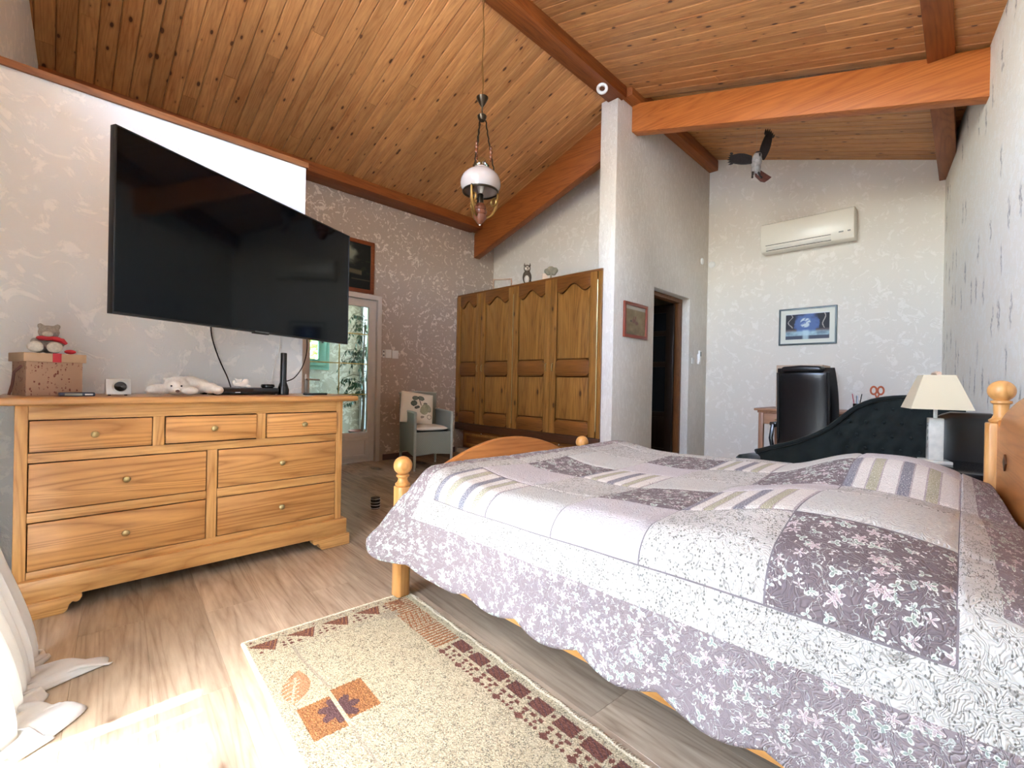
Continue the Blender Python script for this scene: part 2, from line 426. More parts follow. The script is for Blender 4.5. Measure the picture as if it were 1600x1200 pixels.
# roof boarding: two slopes of narrow pine planks, each plank a part
def slope(name, y0, y1, zf, label, x0=-.66, x1=6.69, ov=.75):
    n = round((x1-x0)/.108); pw = (x1-x0)/n
    ln = math.hypot(y1-y0, zf(y1)-zf(y0)); an = math.atan2(zf(y1)-zf(y0), y1-y0)
    mid = ((y0+y1)/2, (zf(y0)+zf(y1))/2)
    par = MB().prism([(y0-.05, zf(y0-.05)+.02), (y1+.05, zf(y1+.05)+.02), (y1+.05, zf(y1+.05)+.12), (y0-.05, zf(y0-.05)+.12)], 'x', x0-ov, x1+.02).build(name, plain('roof_board', (120, 84, 52), .8))  # board runs on outside as an added, unseen eave shading the gable
    tag(par, label, 'ceiling', kind='structure')
    h = pw/2-.0012
    pr = [(-h, .0195), (-h, .007), (-h+.006, 0), (h-.006, 0), (h, .007), (h, .0195)]
    full = MB().prism(pr, 'y', -ln/2, ln/2).mesh('ceiling_plank', m_pine)
    r_ = random.Random(3)
    cuts = {}
    for i in range(n):
        segs = [(0, 1)]
        if i % 2 == 1:
            c = .25 + .5*((i*.377) % 1); c = round(c*8)/8; segs = [(0, c), (c, 1)]
        for a, b in segs:
            key = (a, b)
            if key not in cuts:
                cuts[key] = full if key == (0, 1) else MB().prism(pr, 'y', -ln*(b-a)/2+.0008, ln*(b-a)/2-.0008).mesh('ceiling_plank', m_pine)
            o = link('ceiling_plank', cuts[key], par); f = (a+b)/2 - .5
            o.location = (x0+pw*(i+.5), mid[0]+f*ln*math.cos(an), mid[1]+f*ln*math.sin(an)+.002*r_.random()); o.rotation_euler = (an, 0, 0)
slope('ceiling_left', 2.62, 5.42, zl, 'knotty pine boarded ceiling slope over the pendant lamp and television')
slope('ceiling_right', -1.1, 2.60, zn, 'knotty pine boarded ceiling slope over the bed, nearer than the rafter', -.66, 4.46)
slope('ceiling_alcove', -1.1, 2.60, zr, 'knotty pine boarded ceiling slope over the desk beyond the rafter', 4.48, 6.69, 0)
hd = MB().prism([(-.5, zr(-.5)-.02), (1.4, zr(1.4)-.02), (2.58, zn(2.58)+.02), (2.58, zn(2.58)+.2), (-.5, zn(-.5)+.2)], 'x', 4.455, 4.50).build('trim_2', m_trimw); tag(hd, 'brown board closing the step between the two ceiling bays above the rafter', 'trim', kind='structure')

# timbers
def timber(name, pts, axis, a, b, mat, label):
    o = MB().prism(pts, axis, a, b).build(name, mat, None, .006, 2); tag(o, label, 'beam', kind='structure'); return o
timber('ridge_beam', [(2.555, 3.99), (2.735, 3.99), (2.735, 4.26), (2.645, 4.3), (2.555, 4.26)], 'x', -.6, 4.18, m_beam_x, 'dark stained ridge beam running from the top edge to the partition')
timber('ridge_beam', [(2.5, 4.02), (2.74, 4.02), (2.74, 4.2), (2.62, 4.24), (2.5, 4.16)], 'x', 4.2, UA, m_beam_x, 'dark ridge timber lying along the top of the cream partition')
timber('wall_plate_beam', [(4.94, 3.195), (VT+.0, 3.195), (VT+.0, 3.42), (4.94, 3.42)], 'x', -.35, 4.31, m_beam_x, 'brown timber wall plate beam along the top of the tan wall')
timber('purlin_beam', [(.09, 3.345), (.235, 3.345), (.235, 3.50), (.09, 3.46)], 'x', -.6, 4.50, m_beam_x, 'brown purlin resting on the rafter at the top right')
timber('purlin_beam', [(.10, 3.2), (.235, 3.2), (.235, 3.46), (.10, 3.42)], 'x', 4.505, UA, m_beam_x, 'brown purlin beyond the rafter, tapering into the headboard wall')
lz = lambda v: 3.524-.3257*(v-2.957)
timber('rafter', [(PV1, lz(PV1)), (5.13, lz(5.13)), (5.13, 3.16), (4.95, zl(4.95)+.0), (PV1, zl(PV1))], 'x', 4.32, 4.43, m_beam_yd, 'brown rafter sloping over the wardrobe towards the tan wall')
rz_ = lambda v: 3.745-.2839*(2.61-v)
timber('rafter', [(-.14, rz_(-.14)), (PV0, rz_(PV0)), (PV0, 4.05), (.237, 3.384), (-.14, 3.30)], 'x', 4.39, 4.51, m_beam_y, 'brown rafter with light painted in as a honey tone, spanning from the partition to the headboard wall')
# skirting along the tan wall
bs = MB().box(D1+.06, UF, VT-.014, VT, 0, .075).build('baseboard_left', m_skirt, None, .003); tag(bs, 'brown skirting board at the foot of the tan wall', 'baseboard', kind='structure')

# ---------------------------------------------------------------- door_1: glazed door in the tan wall
d = empty('door_1', (D0, VT, 0), 'taupe glazed door with brass glazing bars in the tan wall', 'door', kind='structure')
W = D1-D0
MB().prism([(0, 0), (.055, 0), (.055, DH-.055), (W-.055, DH-.055), (W-.055, 0), (W, 0), (W, DH), (0, DH)], 'y', -.035, .12).build('door_frame', m_doorp, d, .004)
l0, l1 = .06, W-.06
def ring(b, x0, x1, z0, z1, ax0, ax1, az0, az1, y0, y1):
    """rectangular frame as one connected solid"""
    o = [(x0, z0), (x1, z0), (x1, z1), (x0, z1)]; i = [(ax0, az0), (ax1, az0), (ax1, az1), (ax0, az1)]
    vs = [(p[0], y0, p[1]) for p in o+i] + [(p[0], y1, p[1]) for p in o+i]; fs = []
    for k in range(4):
        k2 = (k+1) % 4
        fs += [(k, k2, 4+k2, 4+k), (8+k, 12+k, 12+k2, 8+k2), (k, 8+k, 8+k2, k2), (4+k, 4+k2, 12+k2, 12+k)]
    return b.add(vs, fs)
leaf = ring(MB(), l0, l1, .01, DH-.06, l0+.10, l1-.095, .37, DH-.15, 0, .045).build('door_leaf', m_doorp, d, .004)
MB().box(l0+.09, l1-.085, .012, .016, .06, .30).build('kick_panel', m_doorp, leaf, .0)
ring(MB(), l0+.09, l1-.085, .06, .31, l0+.13, l1-.125, .10, .27, -.012, .02).build('panel_moulding', m_doorp, leaf, .004)
MB().box(l0+.10, l1-.095, .02, .026, .37, DH-.15).build('glass_pane', m_glass, leaf)
for z in (.83, 1.20, 1.56): MB().box(l0+.10, l1-.095, .013, .0185, z-.006, z+.006).build('glazing_bar', m_gold, leaf)
MB().box(2.37-D0-.005, 2.37-D0+.005, .0125, .0192, .37, DH-.15).build('glazing_bar', m_gold, leaf)
h = MB().box(l0+.045, l0+.077, -.008, 0, .80, 1.06).build('handle_plate', m_steel, leaf, .002)
MB().tube([(l0+.061, -.004, 1.0), (l0+.061, -.05, 1.0), (l0+.075, -.058, 1.0), (l0+.185, -.058, .995)], .009).build('door_handle', m_steel, leaf, smooth=True)

# veranda behind it
vf = box(.5, 5.0, VT+.16, 6.9, -.1, 0).build('floor_veranda', m_slab); tag(vf, 'veranda floor beyond the glazed door', 'floor', kind='structure')
E0, E1, F0, F1 = 1.75, 2.84, 1.14, 2.15
vw = ring(MB(), .4, 4.7, -.05, 2.75, E0, E1, F0, F1, 6.6, 6.75).build('wall_veranda', m_ver); tag(vw, 'grey mottled veranda wall seen through the glazed door', 'wall', kind='structure')
vc = box(.3, 4.7, VT+.16, 6.9, 2.7, 2.8).build('ceiling_veranda_added', plain('veranda_ceiling', (220, 214, 204), .8)); tag(vc, 'unseen veranda ceiling added beyond the glazed door to hold back the sky', 'ceiling', kind='structure')  # added out of view so open sky does not overexpose the veranda wall
ve = box(.3, .4, VT+.16, 6.75, 0, 2.75).build('wall_veranda_added', m_ver); tag(ve, 'unseen left end wall added to dim the veranda beyond the glazed door', 'wall', kind='structure')  # added out of view to shut daylight out of this end
dp_ = box(3.33, 3.40, 6.53, 6.6, 0, 2.7).build('trim_3', m_whitepl); tag(dp_, 'white upright post on the veranda wall behind the glass', 'trim', kind='structure')
m_green = plain('green_window_paint', (94, 140, 112), .45)
wd = empty('window_1', (E0, 6.6, F0), 'green framed window in the veranda wall beyond the glazed door', 'window', kind='structure')
ring(MB(), 0, E1-E0, 0, F1-F0, .06, E1-E0-.06, .06, F1-F0-.06, -.03, .08).build('window_frame', m_green, wd, .004)
sash = ring(MB(), .06, E1-E0-.06, .06, F1-F0-.06, .14, E1-E0-.15, .15, F1-F0-.15, -.045, .03).build('window_sash', m_green, wd, .004)
MB().box(.14, E1-E0-.15, 0, .005, .15, F1-F0-.15).build('window_pane', m_glass, sash)
MB().box(E1-E0-.125, E1-E0-.10, -.06, -.045, .38, .50).build('window_latch', m_black, sash, .003)

# garden outside
gd = MB().box(-30, 40, -30, 40, -.5, -.13).build('ground', plain('garden_ground', (176, 174, 170), .9, 0, .1, 2)); tag(gd, 'sunlit garden ground outside the house', 'ground', kind='structure')
# ---------------------------------------------------------------- door_2: dark panelled door standing open in the doorway
d = empty('door_2', (Q0, PV0+.1, 0), 'dark wooden door with glass panes standing open in the partition doorway', 'door', kind='structure')
W = Q1-Q0
MB().prism([(0, 0), (.05, 0), (.05, QH-.05), (W-.05, QH-.05), (W-.05, 0), (W, 0), (W, QH), (0, QH)], 'y', 0, .10).build('door_frame', m_jamb, d, .004)
lf = empty('door_leaf', (W-.06, .07, 0), None, None); lf.parent = d
LW = .86
fr2 = ring(MB(), 0, LW, .01, QH-.06, .11, LW-.11, .16, QH-.17, 0, .04); fr2.v = [(-p[1], p[0], p[2]) for p in fr2.v]; fr2.build('stile_frame', m_dkwood, lf, .004)
MB().box(-.033, -.006, LW/2-.035, LW/2+.035, .15, QH-.165).build('mullion', m_dkwood, lf, .003)
for zz in (.62, 1.30, 1.72): MB().box(-.034, -.005, .10, LW-.10, zz-.035, zz+.035).build('cross_rail', m_dkwood, lf, .003)
m_dkglass = plain('dark_pane', (28, 36, 46), .06, 0, .02)
for yy0, yy1 in ((.11, LW/2-.035), (LW/2+.035, LW-.11)):
    for z0, z1 in ((.655, 1.265), (1.335, 1.685), (1.755, QH-.17)): MB().box(-.022, -.017, yy0, yy1, z0, z1).build('pane', m_dkglass, lf)
    MB().box(-.028, -.011, yy0, yy1, .16, .585).build('lower_panel', m_dkwood, lf, .004)

# ---------------------------------------------------------------- garden door frame behind the camera
wg = empty('window_2', (ww(.8)-.11, .8, 0), 'white framed garden door opening at the left edge', 'window', kind='structure')
fr = ring(MB(), .90-.8, 2.06-.8, 0, 2.2, .90-.8+.05, 2.06-.8-.05, .03, 2.15, -.03, .03); fr.v = [(p[1]+.0706*p[0], p[0], p[2]) for p in fr.v]; fr.build('window_frame', m_whitepl, wg, .003)
wg3 = empty('added_gable_window', (ww(1.8)-.11, 1.8, 2.5), 'unseen gable glazing added above the garden door for more daylight', 'window', kind='structure')  # invented opening, lets extra daylight reach deep into the room
for v_ in (.48, 1.15, 1.85, 2.52):
    z_ = zn(v_)-2.5; q = box(-.03, .03, -.03, .03, 0, z_).build('mullion', m_whitepl, wg3); q.location = (.0706*(v_-1.8), v_-1.8, 0)
t = NT('sheer_fabric'); tp = t.n('ShaderNodeBsdfTransparent'); tl = t.n('ShaderNodeBsdfTranslucent'); mx = t.n('ShaderNodeMixShader')
t.b.inputs['Base Color'].default_value = L((240, 236, 228)); tl.inputs[0].default_value = L((240, 236, 228)); mx.inputs[0].default_value = 1.0
mx2 = t.n('ShaderNodeMixShader'); mx2.inputs[0].default_value = .5
t.l(t.b.outputs[0], mx2.inputs[1]); t.l(tl.outputs[0], mx2.inputs[2]); t.l(tp.outputs[0], mx.inputs[1]); t.l(mx2.outputs[0], mx.inputs[2]); t.l(mx.outputs[0], t.out.inputs[0]); m_sheer = t.m
vb = empty('vertical_blind', (ww(1.5)+.04, 1.5, 2.16), 'white sheer vertical blind slats hanging in the garden door', 'blind')
box(-.02, .02, -.58, .55, -.03, 0).build('head_rail', m_whitepl, vb)
sm = box(-.0006, .0006, -.036, .036, -2.1, -.03).mesh('blind_slat', m_sheer)
for k in range(11):
    o = link('blind_slat', sm, vb); o.location = (0, -.55+k*.104+.02*math.sin(k*2.3), 0); o.rotation_euler = (0, 0, .35+.2*math.sin(k*1.7))

# ---------------------------------------------------------------- chest of drawers
oak_d, oak_l = (160, 108, 56), (218, 168, 104)
m_oak_x = wood('honey_oak_x', oak_d, oak_l, 'x', 1.0, .38, .22, False, 3.0, 1.0, .1, (120, 70, 30))
m_oak_z = wood('honey_oak_z', oak_d, oak_l, 'z', 1.0, .38, .2, False, 3.0, 1.0, .1, (120, 70, 30))
m_oak_dr = wood('honey_oak_drawer', (142, 92, 46), (212, 158, 96), 'x', .8, .36, .1, True, 2.6, .85, .12, (110, 62, 26), rings=.42)
m_oak_top = wood('honey_oak_top', (146, 98, 54), (204, 152, 94), 'x', .9, .3, .15, False, 3.0, 1.0, .1, (90, 52, 26))
m_knob = plain('aged_brass', (176, 158, 112), .3, .85)
DV = 2.70
d = empty('chest_of_drawers', (0, DV, 0), 'honey oak seven-drawer chest of drawers under the television', 'chest of drawers')
ob = MB()
def ring_carcass():
    u0, u1 = -.103, 1.256
    box(u0, u1, .43, .45, .06, .872).build('back_panel', m_oak_x, d)
    for a, b in ((u0, u0+.038), (u1-.038, u1)): box(a, b, 0, .06, .155, .872).build('corner_stile', m_oak_z, d, .003)
    for a, b in ((u0, u0+.022), (u1-.022, u1)): box(a, b, .06, .43, .155, .872).build('side_panel', m_oak_z, d)
    for z0, z1 in ((.811, .872), (.634, .674), (.155, .188)): box(u0+.038, u1-.038, .004, .05, z0, z1).build('front_rail', m_oak_x, d, .002)
    for (a, b), z0, z1 in (((-.065, .556), .389, .430), ((.602, 1.219), .389, .434)): box(a, b, .004, .05, z0, z1).build('front_rail', m_oak_x, d, .002)
    for a, b in ((.338, .382), (.779, .825)): box(a, b, .003, .05, .674, .811).build('front_post', m_oak_z, d, .002)
    box(.557, .601, .003, .05, .188, .634).build('front_post', m_oak_z, d, .002)
ring_carcass()
for k, (a, b, z0, z1, ko) in enumerate(((-.064, .337, .676, .809, 0), (.383, .778, .679, .809, 0), (.827, 1.217, .676, .809, 0), (-.064, .555, .432, .632, 0), (.603, 1.217, .436, .632, 0), (-.064, .555, .190, .387, 0), (.603, 1.217, .190, .387, 0))):
    fv = -.012 if k in (1, 2) else 0
    dr_ = empty('drawer', ((a+b)/2, fv, (z0+z1)/2), None, None); dr_.parent = d
    w2, h2 = (b-a)/2-.0025, (z1-z0)/2-.0025
    box(-w2, w2, .0, .022, -h2, h2).build('drawer_front', m_oak_dr, dr_, .002)
    box(-w2+.02, w2-.02, .022, .36, -h2+.015, h2-.02).build('drawer_box', m_oak_top, dr_)
    MB().lathe([(.0, -.026), (.008, -.025), (.0135, -.021), (.0145, -.017), (.011, -.011), (.006, -.007), (.006, -.002), (.011, 0)], (0, 0, 0), 16, 'y').build('knob', m_knob, dr_, smooth=True, label='round brass knob')
tp_ = box(-.165, 1.336, -.045, .46, .872, .905).build('top', m_oak_top, d, .011, 3)
box(-.108, 1.285, -.022, .45, .066, .157).build('base_moulding', m_oak_x, d, .006)
def footp(sgn, x0):
    pts = [(0, 0), (.165, 0), (.178, .012), (.182, .03), (.192, .042), (.205, .036), (.215, .04), (.222, .054), (.222, .068), (0, .068)]
    pts = [(x0+sgn*p[0], p[1]) for p in pts]
    if sgn < 0: pts = pts[::-1]
    MB().prism(pts, 'y', -.034, .02).build('bracket_foot', m_oak_x, d, .003)
footp(1, -.118); footp(-1, 1.298)
for x0, x1 in ((-.118, -.06), (1.24, 1.298)): box(x0, x1, .38, .45, 0, .066).build('rear_foot', m_oak_x, d, .003)

# ---------------------------------------------------------------- television on a swing arm
TL, TR = Vector((.167, 2.445)), Vector((1.466, 3.095))
tc = (TL+TR)/2; trz = math.atan2((TR-TL).y, (TR-TL).x)
tv = empty('television', (tc.x, tc.y, 1.632), 'large black flat screen television swung out on a wall arm', 'television', trz)
m_screen = plain('tv_screen', (4, 8, 13), .06, 0, .02, spec=.28); m_tvb = plain('tv_bezel', (16, 17, 18), .4, 0, .03)
ring(MB(), -.726, .726, -.381, .381, -.719, .719, -.372, .374, -.002, .03).build('bezel', m_tvb, tv, .0015)
box(-.7195, .7195, .0015, .004, -.3725, .3745).build('screen', m_screen, tv)
box(-.71, .71, .005, .045, -.37, .37).build('back_cover', m_tvb, tv, .008)
box(-.045, .045, -.004, 0, -.3795, -.3735).build('logo', plain('logo_silver', (120, 122, 124), .3, .8), tv)
box(-.05, .05, -.001, .02, -.388, -.381).build('sensor_lip', m_tvb, tv, .002)
# arm to the wall (in the television's frame)
wallp = Matrix.Rotation(-trz, 2) @ (Vector((.82, 3.2)) - tc)
box(-.14, .14, .045, .06, -.12, .12).build('mount_plate', m_black, tv, .003)
MB().tube([(0, .06, 0), (wallp.x*.5+.12, (wallp.y)*.55, 0), (wallp.x, wallp.y-.005, 0)], .018).build('swing_arm', m_black, tv, smooth=True)

# ---------------------------------------------------------------- wardrobe
m_war = wood('wardrobe_oak', (110, 70, 28), (166, 116, 56), 'z', .8, .34, .5, False, 6, 1.0, .12, (74, 42, 14), .4)
m_war_d = wood('wardrobe_oak_rail', (92, 52, 20), (134, 84, 36), 'y', .8, .36, .2, False, 3.0, 1.0, .12, (60, 32, 12))
m_war_dk = wood('wardrobe_oak_dark', (58, 32, 16), (84, 50, 26), 'y', .8, .4)
wb_ = empty('wardrobe', (UF, 0, 0), 'four-door oak wardrobe with arched panels beside the partition', 'wardrobe')
y0, y1 = 2.75, 5.19
box(.02, .66, y0, y1, .43, 2.215).build('carcass', m_war_d, wb_)
box(-.005, .66, y0-.0, y1, 2.216, 2.24).build('top_board', m_war_d, wb_, .003)
box(-.015, .66, y0, y1, .335, .43).build('base_rail', m_war_dk, wb_, .004)
box(-.004, .02, y0, y0+.045, .43, 2.215).build('end_stile', m_war, wb_, .003)
edges = [5.19, 4.668, 4.049, 3.44, 2.80]
for k in range(4):
    a, b = edges[k+1]+.003, edges[k]-.003
    if k in (0, 2): a += .0
    dw = b-a
    dd_ = empty('wardrobe_door', (0, (a+b)/2, 1.32), None, None); dd_.parent = wb_
    hw, z0, z1 = dw/2, -.885, .893
    st = .085
    box(-.018, .008, -hw, -hw+st, z0, z1).build('stile', m_war, dd_, .003)
    box(-.018, .008, hw-st, hw, z0, z1).build('stile', m_war, dd_, .003)
    # arched top rail
    iw = hw-st
    def arch(s): return z1-.175 + (.095*math.cos(math.pi*s/1.5)**2 if abs(s) < .75 else 0) + .035*max(0, (abs(s)-.75)/.25)**1.5
    pts = [(-iw, z1), (-iw, arch(-1))] + [(-iw+2*iw*q/16, arch(-1+2*q/16)) for q in range(1, 16)] + [(iw, arch(1)), (iw, z1)]
    MB().prism(pts, 'x', -.017, .006).build('arched_rail', m_war_d, dd_, .002)
    # middle and bottom rails with clipped corners
    def rail(za, zb): MB().prism([(-iw, za+.03), (-iw+.03, za), (iw-.03, za), (iw, za+.03), (iw, zb-.03), (iw-.03, zb), (-iw+.03, zb), (-iw, zb-.03)], 'x', -.02, .006).build('cross_rail', m_war_d, dd_, .003)
    rail(-.225, -.045); rail(z0, z0+.16)
    # raised panels
    pts = [(-iw+.012, -.03), (iw-.012, -.03)] + [(iw-.012-(2*iw-.024)*q/16, arch(1-2*q/16)-.014) for q in range(17)]
    MB().prism(pts, 'x', -.008, .006).build('raised_panel', m_war, dd_, .006)
    box(-.008, .006, -iw+.012, iw-.012, -.71, -.24).build('raised_panel', m_war, dd_, .006)
    sg = -1 if k % 2 == 0 else 1
    if True:
        hy = sg*(hw-.045); hz = -.125
        MB().tube([(-.018, hy, hz+.045), (-.034, hy, hz+.035), (-.038, hy, hz), (-.034, hy, hz-.035), (-.018, hy, hz-.045)], .005).build('door_pull', m_knob, dd_, smooth=True, label='small curved brass pull')
for yy in (4.049, 2.79): MB().tube([(-.02, yy, .5), (-.02, yy, 2.12)], .004, 8).build('hinge_rod', m_knob, wb_, smooth=True)
def wdrawer(a, b):
    q = empty('plinth_drawer', (.02, (a+b)/2, .21), None, None); q.parent = wb_; hw = (b-a)/2
    box(0, .5, -hw, hw, -.122, .122).build('drawer_box', m_war_d, q, .003)
    f2 = ring(MB(), -hw+.035, hw-.035, -.09, .085, -hw+.075, hw-.075, -.06, .055, -.012, .002); f2.v = [(p[1], p[0], p[2]) for p in f2.v]; f2.build('drawer_moulding', m_war, q, .003)
    MB().ball((-.012, .0, .10), .008, 10, 8).build('knob', m_steel, q, smooth=True)
wdrawer(4.24, 5.04); wdrawer(2.76, 3.835)
box(.03, .6, 2.75, 5.19, 0, .062).build('plinth_board', m_whitepl, wb_)
box(.58, .62, 3.84, 4.235, .062, .335).build('niche_back', m_whitepl, wb_)
# ---------------------------------------------------------------- bed
m_bed_z = wood('bed_pine_z', (172, 116, 58), (212, 158, 94), 'z', .9, .35, .25, False, 4, 1.0, .08, (120, 70, 30))
m_bed_y = wood('bed_pine_y', (176, 118, 58), (216, 160, 94), 'y', .9, .35, .25, False, 4, 1.0, .08, (120, 70, 30))
m_bed_x = wood('bed_pine_x', (150, 88, 40), (190, 126, 66), 'x', .9, .35, .25, False, 4, 1.0, .08, (100, 56, 24))
BX0, BX1, BYF, BYH = 1.155, 2.55, 1.85, -.095
bed = empty('bed', ((BX0+BX1)/2, (BYF+BYH)/2, 0), 'pine double bed with ball-topped posts and carved headboard', 'bed')
ox, oy = (BX0+BX1)/2, (BYF+BYH)/2
knobp = lambda r: [(0, -r), (r*.5, -r*.866), (r*.866, -r*.5), (r, 0), (r*.866, r*.5), (r*.5, r*.866), (0, r)]
def post(x, y, zsq, R, ztop, h_=.034, z0=0.0):
    b = MB()
    ch = .012
    b.prism([(-h_+ch, -h_), (h_-ch, -h_), (h_, -h_+ch), (h_, h_-ch), (h_-ch, h_), (-h_+ch, h_), (-h_, h_-ch), (-h_, -h_+ch)], 'z', z0, zsq)
    b.v = [(p[0]+x-ox, p[1]+y-oy, p[2]) for p in b.v]
    p_ = b.build('bed_post', m_bed_z, bed, .004)
    zc = ztop-R
    pr = [(.028, zsq-.001), (.034, zsq+.006), (.034, zsq+.012), (.026, zsq+.018), (.021, zsq+.03), (.022, zc-R-.012), (.030, zc-R-.006), (.030, zc-R+.002), (.020, zc-R*.9)]
    for q in range(1, 14):
        a = -math.pi/2 + .42 + (math.pi-.42)*q/13; pr.append((max(R*math.cos(a), 0), zc+R*math.sin(a)))
    MB().lathe(pr, (x-ox, y-oy, 0), 28).build('post_finial', m_bed_z, p_, smooth=True, angle=50)
post(BX0, BYF, .515, .043, .652, z0=.0115); post(BX1, BYF, .515, .043, .652)
BYN = BYH-.11
post(BX0, BYN, .885, .040, 1.048, .043); post(BX1, BYH, .885, .040, 1.048, .043)
# footboard with arched top, headboard with scalloped top
n = 24
pts = [(BX0+.034-ox, .20), (BX1-.034-ox, .20)] + [(BX1-.034-ox-(BX1-BX0-.068)*q/n, .46+.235*math.sin(math.pi*q/n)**.8) for q in range(n+1)]
MB().prism(pts, 'y', BYF-.018-oy, BYF+.018-oy).build('footboard', m_bed_x, bed, .006)
wH = BX1-BX0-.068
def hb(s):
    a = min(s, 1-s)*wH
    return .90 - .028*math.sin(min(a/.085, 1)*math.pi) + .10*math.sin(max(0, (a-.06)/(wH/2-.06))*math.pi/2)**.9 if a > 0 else .90
pts = [(BX0+.034-ox, .24), (BX1-.034-ox, .24)] + [(BX1-.034-ox-wH*q/40, hb(q/40)) for q in range(41)]
_h = MB().prism(pts, 'y', BYH-.02-oy, BYH+.014-oy); skew = lambda b: setattr(b, 'v', [(p[0], p[1]-.11*(BX1-ox-p[0])/(BX1-BX0), p[2]) for p in b.v]) or b
hbo = skew(_h).build('headboard', m_bed_x, bed, .006)
for s in (.15, .5, .85):
    cx = BX0+.034-ox+wH*s; dz = .76 if s != .5 else .86
    skew(MB().prism([(cx-.03, dz), (cx, dz-.03), (cx+.03, dz), (cx, dz+.03)], 'y', BYH+.010-oy, BYH+.019-oy)).build('diamond_inlay', m_war_dk, hbo, .002)
for x in (BX0-.015, BX1-.015): box(x-ox, x+.03-ox, BYH+.03-oy, BYF-.03-oy, .165, .37).build('side_rail', m_bed_y, bed, .006)
mat_ = box(BX0+.03-ox, BX1-.03-ox, BYH+.03-oy, BYF-.04-oy, .30, .585).build('mattress', plain('mattress_ticking', (220, 216, 208), .9), bed, .05, 4)
def pillow(name, c, sx, sy, sz, mat, parent=None, rz=0, n=14):
    U, V = np.meshgrid(np.linspace(-1, 1, n), np.linspace(-1, 1, n), indexing='ij')
    k = (1-np.abs(U)**3.2)*(1-np.abs(V)**3.2); k = np.maximum(k, 0)**.5
    pinch = 1 - .06*(np.abs(U)**2*np.abs(V)**2)*0
    X = U*sx*(1-.07*(1-np.abs(U))*V**2*0)*(1-.05*V**2*np.abs(U)); Y = V*sy*(1-.05*U**2*np.abs(V))
    Vv = np.concatenate([np.stack([X, Y, k*sz], -1).reshape(-1, 3), np.stack([X, Y, -k*sz], -1).reshape(-1, 3)])
    F = []
    for i in range(n-1):
        for j in range(n-1):
            a = i*n+j; F.append((a, a+n, a+n+1, a+1)); F.append((n*n+a, n*n+a+1, n*n+a+n+1, n*n+a+n))
    me = bpy.data.meshes.new(name); me.from_pydata(Vv.tolist(), [], F); me.materials.append(mat)
    bm = bmesh.new(); bm.from_mesh(me); bmesh.ops.remove_doubles(bm, verts=bm.verts, dist=1e-5); bmesh.ops.recalc_face_normals(bm, faces=bm.faces); bm.to_mesh(me); bm.free()
    me.polygons.foreach_set('use_smooth', [True]*len(me.polygons))
    o = link(name, me, parent); o.location = c; o.rotation_euler = (0, 0, rz) if not isinstance(rz, tuple) else rz
    return o

